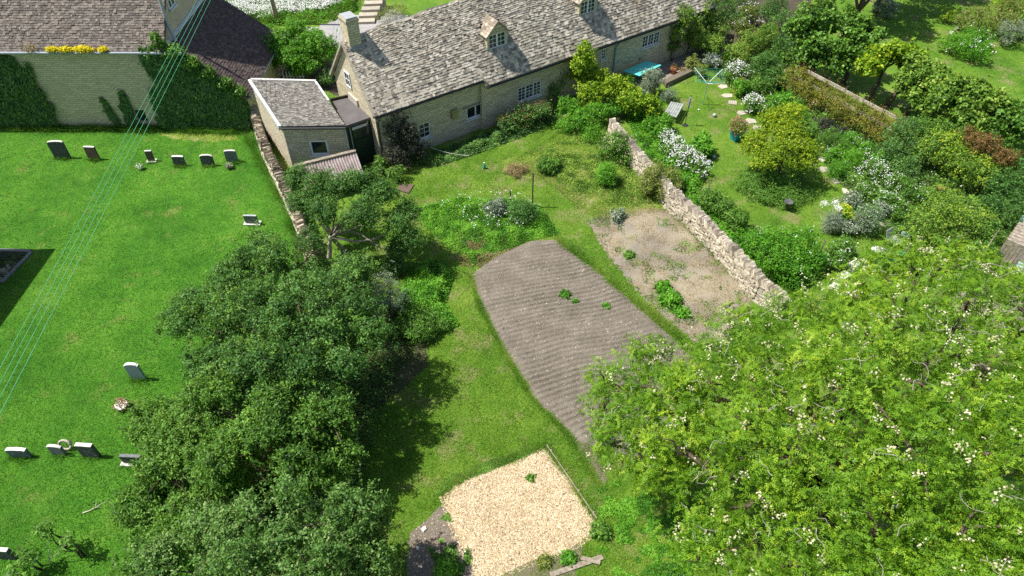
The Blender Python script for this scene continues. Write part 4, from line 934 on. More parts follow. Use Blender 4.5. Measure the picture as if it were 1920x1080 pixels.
gravestone('pale grey upright gravestone alone on the open grass', 262, 711, .52, .95, .12, 'shoulder', 'granite_pale', 'white_stone', -.03)
gravestone('wide low gravestone at the outer end of the lower row', 42, 856, .68, .52, .13, 'shoulder', 'granite_mid', 'white_stone', -.05)
gravestone('small grey gravestone with a wreath behind it in the lower row', 113, 852, .50, .55, .10, 'shoulder', 'granite_mid', 'stone_top', -.05)
gravestone('dark blocky gravestone in the lower row', 174, 856, .58, .76, .14, 'flat', 'granite', 'stone_top', -.04)
gravestone('broken twin gravestone on pale plinth half under the tree', 254, 868, .72, .50, .12, 'flat', 'granite', 'granite_mid', 0, 0, .08)
gravestone('low pale gravestone mostly hidden in the tree leaves', 306, 858, .40, .36, .12, 'flat', 'granite_pale', 'white_stone', .1)
gravestone('cut-off dark gravestone at the bottom corner of the churchyard', 12, 1045, .74, .62, .13, 'flat', 'granite', 'stone_top', 0)
def pot_flowers(name, label, cat, px, py, r, h, mat, pet, seed, leafm='leaf_mid', leafn=60, s_=.05, cr=None):
    p = P(px, py, 0); t = thing(name, label, cat, p); mb = MB(); mb.lathe(p, [(r*.7, 0), (r, h), (r*1.08, h), (r*1.08, h*1.08), (r*.9, h*1.05)], 12); mb.build('pot', MAT[mat], t, True)
    if leafn: link('foliage', foliage([(p.x, p.y, h*1.2, r*1.1, r*1.1, r*.9)], leafn, 4, r*.3, .09, .05, leafm, seed, 'foliage'), t)
    if pet: fp, _ = lobe_points([(p.x, p.y, h*1.3, r*1.1, r*1.1, r)], 14, np.random.default_rng(seed), (.9, 1.1), .05, .5, .8); link('blossoms', petals(fp, 3, .04, s_, pet, seed), t)
    return t
pot_flowers('flower_pot', 'white grave pot on the grass in front of the slim gravestone', 'flower pot', 265, 318, .13, .16, 'white_paint', 'petal_white', 31, leafn=20)
pot_flowers('flower_pot', 'round white bowl of dried flowers beside the tree edge', 'flower pot', 231, 765, .22, .2, 'white_stone', 'petal_pink', 32, 'leaf_straw', 50)
pot_flowers('flower_pot', 'grave flowers at the foot of the gravestone by the wall', 'flower pot', 431, 316, .15, .14, 'terracotta', 'petal_cream', 33, 'leaf_grey', 60)
def wreath(label, px, py, r):
    p = P(px, py, .28); t = thing('wreath', label, 'wreath', (p.x, p.y, 0)); mb = MB(); mb.tube([p+Vector((math.cos(a)*r, math.sin(a)*r*.3, math.sin(a)*r*.95)) for a in [2*math.pi*i/16 for i in range(17)]], .045, 6); mb.build('ring', MAT['timber_pale'], t, True)
    q = MB(); q.tube([Vector((p.x, p.y+.04, 0)), Vector((p.x, p.y+.04, .3))], .012, 5); q.build('stake', MAT['timber'], t)
wreath('round straw wreath leaning by the small lower-row gravestone', 122, 834, .2)
# sunken stone stairwell with pale kerb
st_ = thing('rubble_pit', 'sunken stone-lined pit full of brown rubble in the churchyard grass', 'pit', (pit[1][0], pit[1][1], 0)); rr = random.Random(3); PD = -.75
c4 = [Vector((*p, 0)) for p in pit]; ctr = sum(c4, Vector())/4; q = MB(); q.poly([p+UPZ*PD for p in c4]); q.build('floor', MAT['soil_bare'], st_)
for k in range(4):
    A, B = c4[k], c4[(k+1) % 4]; d_ = (B-A).normalized(); L0 = (B-A).length; out = Vector((d_.y, -d_.x, 0)); q = MB(); q.quad(B+out*.12+UPZ*PD, A+out*.12+UPZ*PD, A+out*.12, B+out*.12); lin_ = q.build('lining', MAT['mortar_core'], st_)
    q = MB(); z = PD
    while z < -.1:
        u = 0; hh = rr.uniform(.08, .13)
        while u < L0-.05: l = min(rr.uniform(.18, .4), L0-u); o = A+d_*(u+.01)+out*.11+UPZ*z; q.box(o, d_*(l-.02), -out*rr.uniform(.06, .12), UPZ*(hh-.015), rr.random()); u += l
        z += hh
    o = q.build('lining_stones', MAT['shed_tile'], st_); o['kind'] = 'stuff'
    q = MB(); q.hexa([A-out*.02-UPZ*.1, B-out*.02-UPZ*.1, B+out*.15-UPZ*.1, A+out*.15-UPZ*.1, A-out*.02+UPZ*.06, B-out*.02+UPZ*.06, B+out*.15+UPZ*.06, A+out*.15+UPZ*.06]); q.f = [tuple(reversed(f_)) for f_ in q.f]; q.build('kerb_stone', MAT['granite_mid'], st_)
for i in range(150):
    u, v = rr.uniform(.06, .94), rr.uniform(.06, .94); p = c4[3].lerp(c4[0], u).lerp(c4[2].lerp(c4[1], u), v)
    ob = bpy.data.objects.new('rubble_stone', STONE_ME[i % 8]); COL.objects.link(ob); ob.parent = st_; ob.location = p-st_.location+UPZ*(PD+rr.uniform(0, .22)); ob.rotation_euler = (rr.uniform(-.3, .3), rr.uniform(-.3, .3), rr.uniform(0, 3)); ob.scale = (rr.uniform(.12, .32), rr.uniform(.1, .24), rr.uniform(.06, .16))
# church beyond the picture edge, whose shadow reaches the grass
chx, chy = -24.1, 23.5
chc = thing('church', 'stone church wing standing just beyond the churchyard edge', 'church', (chx, chy, 0)); mb = MB()
for (A, B) in (((chx-8, chy-14), (chx, chy-14)), ((chx, chy-14), (chx, chy)), ((chx, chy), (chx-8, chy)), ((chx-8, chy), (chx-8, chy-14))): l = math.dist(A, B); mb.quad((*A, -.1), (*B, -.1), (*B, 5), (*A, 5), [(0, 0), (l, 0), (l, 5), (0, 5)])
for y_ in (chy-14, chy): mb.poly([(chx-8, y_, 5), (chx, y_, 5), (chx-4, y_, 8)], [(0, 5), (8, 5), (4, 8)])
mb.build('wall', MAT['barn_stone'], chc); mb = MB()
for s_ in (-1, 1): mb.quad((chx-4+s_*4.2, chy-14.2, 4.85), (chx-4+s_*4.2, chy+.2, 4.85), (chx-4, chy+.2, 8.05), (chx-4, chy-14.2, 8.05))
mb.build('roof', MAT['stone_slate'], chc)
for k in range(3): window(chc, (chx+.1, chy-11+k*4, 1.6), (0, 1, 0), (1, 0, 0), .9, 2.0, 2, 4, 1, 'stone_top')
# fallen dry branch on the grass
br = thing('fallen_branch', 'dry fallen branch lying on the churchyard grass', 'branch', P(180, 948, 0)); q = MB()
q.tube(bent(P(155, 962, .05), P(188, 950, .08), 3, .1, 2), [.02, .018, .014, .01], 5); q.tube(bent(P(175, 955, .06), P(205, 934, .12), 3, .12, 3), [.014, .012, .009, .005], 5); q.tube(bent(P(178, 953, .06), P(182, 938, .1), 2, .1, 4), [.01, .008, .004], 5); q.build('twigs', MAT['timber_pale'], br, True)

# ------------------------------------------------------------------ overhead lines
PZ = 7.4
def wire_pts(a, b):
    """straight run through two seen points, carried on to its poles, with a little sag"""
    A, B = P(*a, PZ), P(*b, PZ); d = (B-A).normalized(); s0, s1 = A-d*20.0, B+d*7.0
    return [s0.lerp(s1, i/24)+UPZ*(-.28*math.sin(math.pi*i/24)+.24) for i in range(25)]
wires = []
words = ['outermost on the churchyard side', 'second from the churchyard side', 'third from the churchyard side', 'closest to the garden']
for k, (a, b) in enumerate((((368, 0), (0, 705)), ((376.5, 0), (0, 733)), ((385, 0), (0, 761)), ((394, 0), (0, 792)))):
    pts = wire_pts(a, b); wires.append(pts); q = MB(); q.tube(pts, .0075, 5); tag(q.build('power_line', MAT['wire_green'], None, True), 'thin pale green overhead wire, '+words[k], 'wire', 'overhead wires crossing the churchyard')
def pole(label, p, top, arm=None):
    t = thing('utility_pole', label, 'pole', (p.x, p.y, 0)); q = MB(); q.tube([(p.x, p.y, -.2), (p.x, p.y, top)], [.15, .11], 10); q.build('post', MAT['timber'], t, True)
    if arm: q = MB(); q.box(arm[0], arm[1]-arm[0], (0, .1, 0), (0, 0, .1)); q.build('crossarm', MAT['timber'], t)
    return t
for k, nm in ((0, 'far wooden pole carrying the overhead wires'), (-1, 'near wooden pole carrying the overhead wires')):
    a, b = wires[0][k], wires[3][k]; c = (a+b)/2; pole(nm, c, c.z+.3, (a-UPZ*.11, b-UPZ*.11))
tp_ = P(521, 44, 0); pole('dark wooden telegraph pole rising from the white-flowered bank', tp_, 8.5)

# ------------------------------------------------------------------ grass and weeds
holesG = [tilled, plot, gravel]
blades('grass', 'short green churchyard grass', 'grass', [P2(-40, 246), P2(466, 250), P2(500, 290), P2(575, 440), P2(600, 560), P2(520, 900), P2(420, 1100), P2(-60, 1100)], 210000, .055, .021, 'grass_blade', 41, (), 1.2)
gl = PP((700, 330), (800, 290), (1040, 225), (1180, 240), (1240, 390), (1190, 560), (1300, 680), (1330, 1100), (700, 1110), (660, 700), (640, 470))
blades('grass', 'short yellow-green grass of the cottage garden', 'grass', gl, 190000, .055, .021, 'grass_garden', 42, holesG+[bare], 1.0, clump=.4)
rl = PP((1250, 200), (1300, 110), (1345, 130), (1420, 190), (1560, 330), (1700, 430), (1620, 500), (1400, 440), (1310, 330))
blades('grass', 'short grass of the neighbouring garden lawn', 'grass', rl, 45000, .055, .018, 'grass_garden', 43, (), 0)
fl = PP((1620, 60), (1700, 0), (1960, 0), (1960, 260), (1800, 190))
blades('grass', 'short grass of the far lawn beyond the lime trees', 'grass', fl, 35000, .055, .02, 'grass_blade', 44, (), 0)
# longer grass along edges of the plots
def edge_tufts(label, pix, n, width, hgt, mat, seed):
    rng = np.random.default_rng(seed); pts = [Vector((*P2(*p), 0)) for p in pix]; seg = along(pts, .04); k = rng.integers(0, len(seg), n)
    x = np.array([seg[i][0].x for i in k])+rng.normal(size=n)*width; y = np.array([seg[i][0].y for i in k])+rng.normal(size=n)*width
    h = hgt*rng.uniform(.4, 1.3, n)*(.4+1.1*vnoise(x*1.7, y*1.7, seed)); a = rng.uniform(0, 6.28, n); wv = .011*rng.uniform(.7, 1.3, n); l = rng.normal(size=(n, 2))*1.1*h[:, None]
    V = np.empty((n, 3, 3)); V[:, 0] = np.stack([x-np.cos(a)*wv, y-np.sin(a)*wv, 0*x], 1); V[:, 1] = np.stack([x+np.cos(a)*wv, y+np.sin(a)*wv, 0*x], 1); V[:, 2] = np.stack([x+l[:, 0], y+l[:, 1], h], 1)
    return tag(link('grass', np_mesh('grass', V.reshape(-1, 3), 3, MAT[mat], {'rnd': rng.uniform(0, 1, n), 'crn': vnoise(x, y, seed)})), label, 'grass', None, 'stuff')
edge_tufts('longer grass fringe along the left side of the vegetable plot', [(880, 512), (902, 578), (942, 652), (998, 748), (1050, 797), (1100, 870), (1128, 915)], 11000, .07, .08, 'grass_garden', 51)
edge_tufts('longer grass fringe between the two plots', [(1045, 447), (1120, 508), (1188, 562), (1250, 612), (1300, 660)], 12000, .14, .10, 'grass_garden', 52)
edge_tufts('grass fringe along the gravel pad', [(828, 925), (868, 893), (935, 868), (1025, 836), (1070, 902), (1118, 972)], 9000, .09, .08, 'grass_garden', 53)
edge_tufts('uncut grass along the foot of the barn wall', [(-20, 240), (150, 241), (300, 243), (466, 247)], 16000, .16, .30, 'grass_blade', 54)
edge_tufts('uncut grass along the foot of the churchyard wall', [(466, 252), (490, 300), (520, 350), (545, 400), (562, 450), (575, 500)], 9000, .12, .30, 'grass_blade', 55)
edge_tufts('tall grass at the foot of the sunlit stone wall', [(1262, 395), (1300, 432), (1350, 485), (1410, 540)], 5000, .08, .25, 'grass_garden', 56)
for (px, py, wd) in FEET[:13]:                       # strimmer never reaches the feet of the stones
    sc_ = 40*wd*(740+py)/1280*.62
    edge_tufts('long grass round a gravestone foot at %s' % ('the barn row' if py < 330 else 'the lower row' if py > 800 else 'the open grass'), [(px-sc_*.9, py+1), (px+sc_*.9, py+1.5)], 260, .07, .20, 'grass_blade', int(px))
# weed covers
cover('weeds', 'lush weeds and wild flowers above the vegetable plot', 'weeds', PP((780, 390), (860, 372), (960, 375), (1010, 385), (1050, 440), (990, 452), (930, 478), (885, 500), (850, 470), (800, 430)), 30000, .34, .09, .04, 'leaf_bright', 61, lump=1, thr=.12)
cover('weeds', 'dry brown bramble patch at the top corner of the vegetable plot', 'weeds', PP((850, 425), (900, 420), (960, 425), (1000, 440), (960, 468), (900, 500), (865, 500), (850, 460)), 8000, .26, .13, .02, 'leaf_straw', 62, lump=1, thr=.34)
cover('weeds', 'bright nettles and weeds beside the leaning trees', 'weeds', PP((770, 500), (830, 490), (850, 520), (835, 570), (860, 610), (800, 640), (740, 610), (750, 550)), 17000, .5, .10, .05, 'leaf_bright', 63, lump=1)
cover('weeds', 'rank weeds between the dry grass and the golden climber', 'weeds', PP((1010, 300), (1060, 240), (1130, 250), (1190, 300), (1230, 380), (1130, 400), (1070, 370)), 22000, .28, .10, .04, 'leaf_lime', 64, lump=1, thr=.42)
blades('grass', 'tall green grass below the cottage', 'grass', PP((945, 310), (1060, 240), (1150, 255), (1205, 320), (1250, 395), (1130, 415), (1085, 390), (1030, 345)), 22000, .08, .02, 'grass_garden', 45, (), 0, 1.2, .6)
blades('grass', 'tall straw coloured grass below the cottage', 'grass', PP((945, 320), (1060, 280), (1170, 300), (1205, 340), (1230, 395), (1130, 415), (1085, 390), (1030, 345)), 8000, .08, .016, 'leaf_straw', 46, (), 0, 1.3, .6)
cover('weeds', 'low green weeds scattered over the fallow plot', 'weeds', plot, 22000, .09, .07, .04, 'leaf_mid', 65, thr=.60)
cover('straw', 'dry straw litter over the fallow plot', 'straw', plot, 26000, .05, .12, .012, 'leaf_straw', 66, thr=.30)
cover('weeds', 'creeping weeds on the bare soil by the gravel', 'weeds', PP((790, 1000), (840, 960), (880, 1030), (900, 1090), (830, 1090)), 5000, .15, .07, .04, 'leaf_mid', 67, thr=.5)
cover('weeds', 'moss and clover along the upper edge of the gravel pad', 'weeds', PP((810, 930), (850, 890), (930, 860), (1010, 840), (1000, 850), (930, 880), (850, 915)), 7000, .08, .05, .03, 'leaf_mid', 68, thr=.3)
cover('ivy', 'dark ivy carpet along the foot of the cottage wall', 'ivy', PP((775, 310), (810, 285), (900, 255), (985, 225), (1040, 205), (1055, 222), (985, 255), (905, 285), (820, 312)), 20000, .35, .09, .065, 'leaf_ivy', 69, lump=1)
cover('weeds', 'green growth under the robinia edge', 'weeds', PP((1120, 920), (1200, 880), (1300, 950), (1300, 1090), (1120, 1090)), 15000, .18, .08, .04, 'leaf_bright', 70, thr=.42)
cover('weeds', 'low plants filling the border by the hedge', 'weeds', bedR, 60000, .48, .11, .06, 'leaf_mid', 71, thr=.18)
cover('weeds', 'low plants filling the bed behind the stone wall', 'weeds', bedL, 36000, .5, .11, .06, 'leaf_bright', 72, thr=.15)
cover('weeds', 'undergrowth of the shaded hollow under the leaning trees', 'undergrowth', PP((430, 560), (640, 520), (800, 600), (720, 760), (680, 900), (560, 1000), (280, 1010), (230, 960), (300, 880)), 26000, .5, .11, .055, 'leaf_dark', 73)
cover('clover', 'darker clover patches in the churchyard grass', 'clover', [P2(-20, 260), P2(460, 262), P2(520, 340), P2(560, 440), P2(450, 600), P2(300, 900), P2(200, 1060), P2(-20, 1060)], 60000, .05, .035, .03, 'leaf_mid', 74, thr=.66)
# white daisies in the weeds
rng = np.random.default_rng(5); x, y, _ = scatter(PP((820, 385), (860, 374), (960, 372), (1015, 400), (990, 440), (880, 440)), 150, 9); tag(link('daisies', petals(np.stack([x, y, .45+.2*rng.uniform(size=len(x))], 1), 2, .04, .055, 'petal_white', 8, 'daisies')), 'white daisies scattered through the weeds', 'daisies', None, 'stuff')
x, y, rng = scatter(bedR, 420, 11); tag(link('border_flowers', petals(np.stack([x, y, .35+.25*rng.uniform(size=len(x))], 1), 2, .04, .06, 'petal_white', 12, 'border_flowers')), 'small white flowers dotted through the border', 'flowers', None, 'stuff')
# loose stones
x, y, r_ = scatter(PP((822, 925), (862, 890), (930, 866), (1027, 833), (1072, 900), (1120, 970), (1114, 1006), (1072, 1040), (1000, 1062), (955, 1080), (900, 1105), (860, 1030), (838, 980)), 30000, 81); tag(stones_np('gravel', x, y, gz(x, y, sdist(x, y, gravel))+.002, .024, 'gravel_chip', 81), 'loose golden gravel chips', 'gravel', None, 'stuff')
x, y, r_ = scatter(tilled, 9000, 82); d = sdist(x, y, tilled); tag(stones_np('clods', x, y, furrow(x, y, d), .024, 'soil_clod', 82), 'crumbs of soil and small stones on the plot', 'soil', None, 'stuff')
x, y, r_ = scatter(bare, 1500, 84); tag(stones_np('pebbles', x, y, np.full(len(x), .006), .022, 'soil_clod', 84), 'crumbs and pebbles on the bare soil by the gravel', 'pebbles', None, 'stuff')
x, y, r_ = scatter(plot, 3500, 83); tag(stones_np('pebbles', x, y, np.full(len(x), .015), .028, 'soil_clod', 83), 'loose pebbles on the fallow plot', 'pebbles', None, 'stuff')
# low plants standing on the soil
def clump(label, px, py, r, h, mat, seed, n=70, L=.14, W=.06, name='weed_plant'):
    p = P(px, py, h*.4); return bush(name, label, 'plant', [(p.x, p.y, h*.42, r, r, h*.55)], n, 8, r*.18, L, W, mat, seed, 'single plants on the plots', stems=False)
clump('leafy green plant alone in the middle of the tilled soil', 1060, 553, .22, .22, 'leaf_bright', 91)
clump('tiny seedling next to the leafy plant on the tilled soil', 1078, 566, .12, .10, 'leaf_bright', 92, 22)
clump('small green seedling further right on the tilled soil', 1136, 575, .15, .14, 'leaf_bright', 93, 36)
clump('large dock plant on the fallow plot', 1256, 562, .42, .38, 'leaf_bright', 94, 150, .2, .09)
clump('broad leaved weed above the dock plant on the fallow plot', 1244, 540, .32, .25, 'leaf_bright', 95, 80, .2, .09)
clump('trailing weed below the dock plant', 1280, 585, .32, .2, 'leaf_bright', 96, 60, .16, .07)
clump('weed growing at the top corner of the fallow plot', 1160, 405, .45, .3, 'leaf_grey', 97, 90)
clump('small weed in the upper part of the fallow plot', 1180, 478, .25, .18, 'leaf_mid', 98, 50)
clump('green weed in the gravel', 996, 897, .16, .10, 'leaf_mid', 99, 30, .09)
clump('weed at the lower right corner of the gravel pad', 1125, 995, .3, .35, 'leaf_mid', 100, 70, .12)
clump('weed on the soil below the gravel pad', 1066, 1046, .22, .22, 'leaf_bright', 101, 50, .12)
clump('yellowish weed at the bottom edge of the gravel', 1020, 1052, .2, .2, 'leaf_olive', 102, 50, .12)
clump('weed at the very bottom between soil and gravel', 836, 1070, .35, .3, 'leaf_bright', 103, 80, .12)
def wildclump(label, px, py, r, h, mat, seed, n, L=.16, W=.03, td=1.2, flowers=None, **kw):
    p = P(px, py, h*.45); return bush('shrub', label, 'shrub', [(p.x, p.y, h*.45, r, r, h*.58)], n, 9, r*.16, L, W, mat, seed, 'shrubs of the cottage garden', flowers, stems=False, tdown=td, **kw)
wildclump('dark rounded grass clump at the head of the vegetable plot', 980, 400, .62, .95, 'leaf_dark', 111, 620)
wildclump('paler clump with daisies beside the dark grass clump', 930, 390, .5, .75, 'leaf_grey', 112, 300, .12, .04, .6)
wildclump('upright bright grass tussock in the dry grass', 1137, 330, .48, 1.1, 'leaf_bright', 113, 480, .2, .025, 1.6)
wildclump('weedy green clump beside the straw heap', 1030, 312, .55, .7, 'leaf_mid', 114, 330, .14, .05, .5)
wildclump('pale rose bush against the upper stone wall', 1160, 280, 1.05, 1.35, 'leaf_mid', 115, 900, .09, .05, 0, dict(n=60, per=4, cr=.05, s=.06, mat='petal_cream'))
wildclump('mixed olive bush covering a gap in the stone wall', 1235, 340, 1.05, 1.6, 'leaf_olive', 116, 1100, .09, .05, 0)
wildclump('dense low bush at the edge of the leaning trees', 790, 603, 1.05, .75, 'leaf_mid', 117, 1100, .08, .045, 0)
p = P(967, 322, .1); bush('straw_heap', 'pale heap of dry straw on the lawn', 'straw heap', [(p.x, p.y, .08, .65, .5, .28)], 300, 8, .12, .22, .014, 'leaf_straw', 118, stems=False, up=.8)

# ------------------------------------------------------------------ ivy and climbers on walls
def wall_growth(name, label, cat, outline, o, ux, nrm, n, L, W, mat, seed, depth=.22, parent=None):
    """leaves over an outline drawn on a wall plane: outline in (along, height)"""
    rng = np.random.default_rng(seed); a = np.array(outline); lo, hi = a.min(0), a.max(0); ncl = n//7
    x = rng.uniform(lo[0], hi[0], ncl*3); z = rng.uniform(lo[1], hi[1], ncl*3); wob = .14*(vnoise(x*3, z*3, seed)-.5)*2
    ok = inpoly(x+wob, z-wob, outline); x, z = x[ok][:ncl], z[ok][:ncl]; c = rng.uniform(0, 1, len(x))
    x = np.repeat(x, 7)+rng.normal(size=len(x)*7)*.07; z = np.repeat(z, 7)+rng.normal(size=len(z)*7)*.07; c = np.repeat(c, 7)
    d = .03+depth*vnoise(x*1.8, z*1.8, seed+2)*rng.uniform(.3, 1, len(x)); o, ux, nr = np.array(o), np.array(ux), np.array(nrm)
    p = o+x[:, None]*ux+np.maximum(z, .02)[:, None]*np.array([0, 0, 1])+d[:, None]*nr; nn = unit(nr*.7+np.array([0, 0, .45])+rng.normal(size=p.shape)*.45)
    td = np.tile(np.array([0, 0, -1.0]), (len(p), 1))
    me = np_mesh(name, quads_from(p, nn, L, W, rng, .2, td, True), 3, MAT[mat], {'rnd': rng.uniform(0, 1, len(p)), 'crn': c})
    t = thing(name, label, cat, Vector((p[0][0], p[0][1], 0))); link('leaves', me, t)
    q = MB(); rr = random.Random(seed)
    for k in range(6):
        u = rr.uniform(lo[0]+.2, hi[0]-.2); pts = [Vector(o)+Vector(ux)*(u+rr.uniform(-.15, .15))+UPZ*(hi[1]*.6*i/4)+Vector(nrm)*.03 for i in range(5)]; q.tube(pts, [.03, .025, .018, .012, .006], 5)
    q.build('stems', MAT['bark'], t, True); return t
def bpx(px, py):                                      # (along, height) on the barn front wall as seen
    o = cam.location; r = P(px, py, 0)-o; k = (BY-o.y)/r.y; q = o+r*k; return (q.x, q.z)
bo_ = ((0, BY, 0), (1, 0, 0), (0, -1, 0))
wall_growth('ivy', 'dark ivy covering the end wall of the barn wing', 'ivy', [bpx(*p) for p in ((300, 238), (296, 200), (285, 170), (290, 150), (272, 115), (266, 88), (300, 84), (335, 92), (390, 130), (440, 170), (466, 195), (470, 243))], *bo_, 34000, .14, .11, 'leaf_ivy', 121, .35)
wall_growth('ivy', 'tall ivy mass on the barn wall at the picture edge', 'ivy', [bpx(*p) for p in ((-30, 240), (-30, 100), (22, 105), (40, 130), (48, 112), (58, 125), (62, 150), (78, 165), (82, 190), (96, 190), (108, 232), (60, 236))], *bo_, 20000, .13, .09, 'leaf_ivy', 122, .3)
wall_growth('ivy', 'thin ivy streak on the barn wall beside the little window', 'ivy', [bpx(*p) for p in ((258, 234), (240, 232), (230, 205), (222, 168), (226, 165), (240, 190), (252, 215))], *bo_, 2600, .11, .08, 'leaf_ivy', 123, .12)
wall_growth('ivy', 'thinnest ivy streak on the barn wall', 'ivy', [bpx(*p) for p in ((222, 234), (206, 218), (192, 190), (189, 182), (196, 188), (208, 208), (226, 226))], *bo_, 1300, .10, .07, 'leaf_ivy', 124, .1)
edge_tufts('dark weeds at the foot of the barn wall', [(-20, 237), (150, 238), (300, 239)], 5000, .07, .35, 'leaf_ivy', 125)
# brighter ivy on the wing verge and gutter plants
def mound_px(px, py, z, r, rz): p = P(px, py, z); return (p.x, p.y, z, r, r, rz)
bush('ivy', 'bright ivy shoots creeping over the barn wing roof edge', 'ivy', [(-17.6, BY-.1, 4.6, .5, .35, .35), (-16.9, BY-.12, 4.05, .5, .3, .3), (-16.2, BY-.12, 3.45, .5, .3, .28), (-15.5, BY-.12, 2.85, .5, .3, .28), (-14.9, BY-.1, 2.3, .4, .3, .3), (-18.2, BY-.15, 5.2, .3, .2, .4)], 560, 7, .09, .12, .09, 'leaf_mid', 126, stems=False)
for k, (x0, x1, lb) in enumerate(((95, 117, 'small yellow stonecrop tuft on the barn gutter'), (118, 144, 'second yellow stonecrop tuft on the barn gutter'), (146, 183, 'largest yellow stonecrop tuft spilling over the barn gutter'), (192, 208, 'last tiny yellow stonecrop tuft on the barn gutter'))):
    a, b = P(x0, 84, BE), P(x1, 84, BE); c = (a+b)/2; l = (c.x, BY-.22, BE-.02, (b.x-a.x)/2, .17, .09+.05*(k == 2))
    t = thing('stonecrop', lb, 'plant', (c.x, BY-.22, BE-.1), 0, 'yellow stonecrop on the barn gutter')
    fp, _ = lobe_points([l], 300+260*(k == 2), np.random.default_rng(k), (.5, 1.1), .1, .5, .6); link('blossoms', petals(fp, 4, .03, .06, 'petal_yellow', 130+k), t)
    link('foliage', foliage([l], 24, 4, .03, .05, .025, 'leaf_gold', 135+k, 'foliage'), t)
bush('stonecrop', 'dull dry stonecrop tuft at the outer end of the gutter plants', 'plant', [(P(68, 84, BE).x, BY-.2, BE-.02, .5, .18, .1)], 80, 6, .05, .07, .03, 'leaf_straw', 139, stems=False)

# ------------------------------------------------------------------ big trees
tA = [L_(455, 525, 2.59, 1.40), L_(560, 500, 3.05, 1.56), L_(650, 525, 2.75, 1.30), L_(395, 600, 2.29, 1.20), L_(480, 590, 3.20, 1.56), L_(580, 600, 3.81, 1.66), L_(670, 610, 3.05, 1.40), L_(500, 680, 3.28, 1.56), L_(610, 690, 3.36, 1.51), L_(420, 680, 2.44, 1.25), L_(335, 607, 1.83, 0.47), L_(490, 462, 2.59, 0.57), L_(365, 570, 1.98, 0.52)]
tree('hawthorn_tree', 'broad dark green tree leaning over the churchyard wall', 'tree', P(620, 690, 0), tA, .20, None,
     [dict(n=3900, per=22, cr=.16, L=.10, W=.050, mat='leaf_dark', fill=.07, shell=(.55, 1.10), sr=.52, spray=.22, dens=.5), dict(n=700, per=20, cr=.13, L=.10, W=.05, mat='leaf_mid', fill=0, shell=(.95, 1.16), sr=.5, spray=.26)], stems=[P(600, 690, 0), P(640, 700, 0)], seed=3, twigs=70)  # second crown: lighter leaves at the tips, highlights put into the leaf colour
tB = [L_(420, 770, 2.56, 1.40), L_(520, 780, 3.02, 1.46), L_(615, 800, 2.71, 1.20), L_(345, 800, 1.78, 1.20), L_(330, 870, 1.55, 1.20), L_(440, 860, 2.48, 1.46), L_(550, 870, 2.40, 1.25), L_(640, 860, 2.02, 0.88), L_(290, 920, 1.01, 0.99), L_(275, 800, 1.24, 0.52), L_(370, 950, 1.40, 1.14)]
tree('elder_tree', 'fresh green tree with drooping branches over the lower gravestones', 'tree', P(560, 880, 0), tB, .18, None,
     [dict(n=4400, per=22, cr=.15, L=.105, W=.045, mat='leaf_mid', fill=.15, shell=(.6, 1.10), tdown=-.4, sr=.48, spray=.26, dens=.5)], seed=5, twigs=70)
tC = [L_(420, 1030, 2.98, 1.22), L_(520, 985, 3.50, 1.38), L_(625, 985, 3.32, 1.22), L_(690, 985, 2.62, 0.77), L_(480, 1100, 3.68, 1.43), L_(600, 1080, 3.85, 1.43), L_(690, 1070, 3.15, 0.97), L_(320, 1070, 2.27, 1.02), L_(560, 1180, 3.68, 1.43)]
tree('apple_tree', 'grey-green apple tree filling the bottom edge of the picture', 'tree', P(560, 1150, 0), tC, .17, None,
     [dict(n=3300, per=20, cr=.13, L=.085, W=.052, mat='leaf_apple', fill=.15, shell=(.6, 1.12), tdown=.6, sr=.44, spray=.24, dens=.5)], seed=7, twigs=60)
bush('sapling', 'young shoots with pale stems at the lower churchyard corner', 'sapling', [L_(84, 992, 1.3, .26), L_(128, 1016, 1.0, .22), L_(55, 1045, .8, .32), L_(35, 1075, .6, .35)], 80, 9, .08, .14, .06, 'leaf_mid', 141, flowers=None)
q = bpy.data.objects.get('sapling'); mb = MB()
for a, b in (((95, 1060), (82, 1003)), ((90, 1052), (125, 1022)), ((70, 1085), (52, 1040))): mb.tube(bent(P(a[0], a[1], .05), P(b[0], b[1], 1.1), 4, .1, a[0]), [.016, .014, .012, .010, .006], 5)
mb.build('stems', MAT['bark_pale'], q, True)['kind'] = 'stuff'
bush('shrub', 'low dark shrubs spreading below the lower gravestones', 'shrub', [L_(265, 1015, .6, .6), L_(235, 1075, .5, .5), L_(320, 1010, .9, .7)], 360, 9, .11, .11, .05, 'leaf_mid', 142)
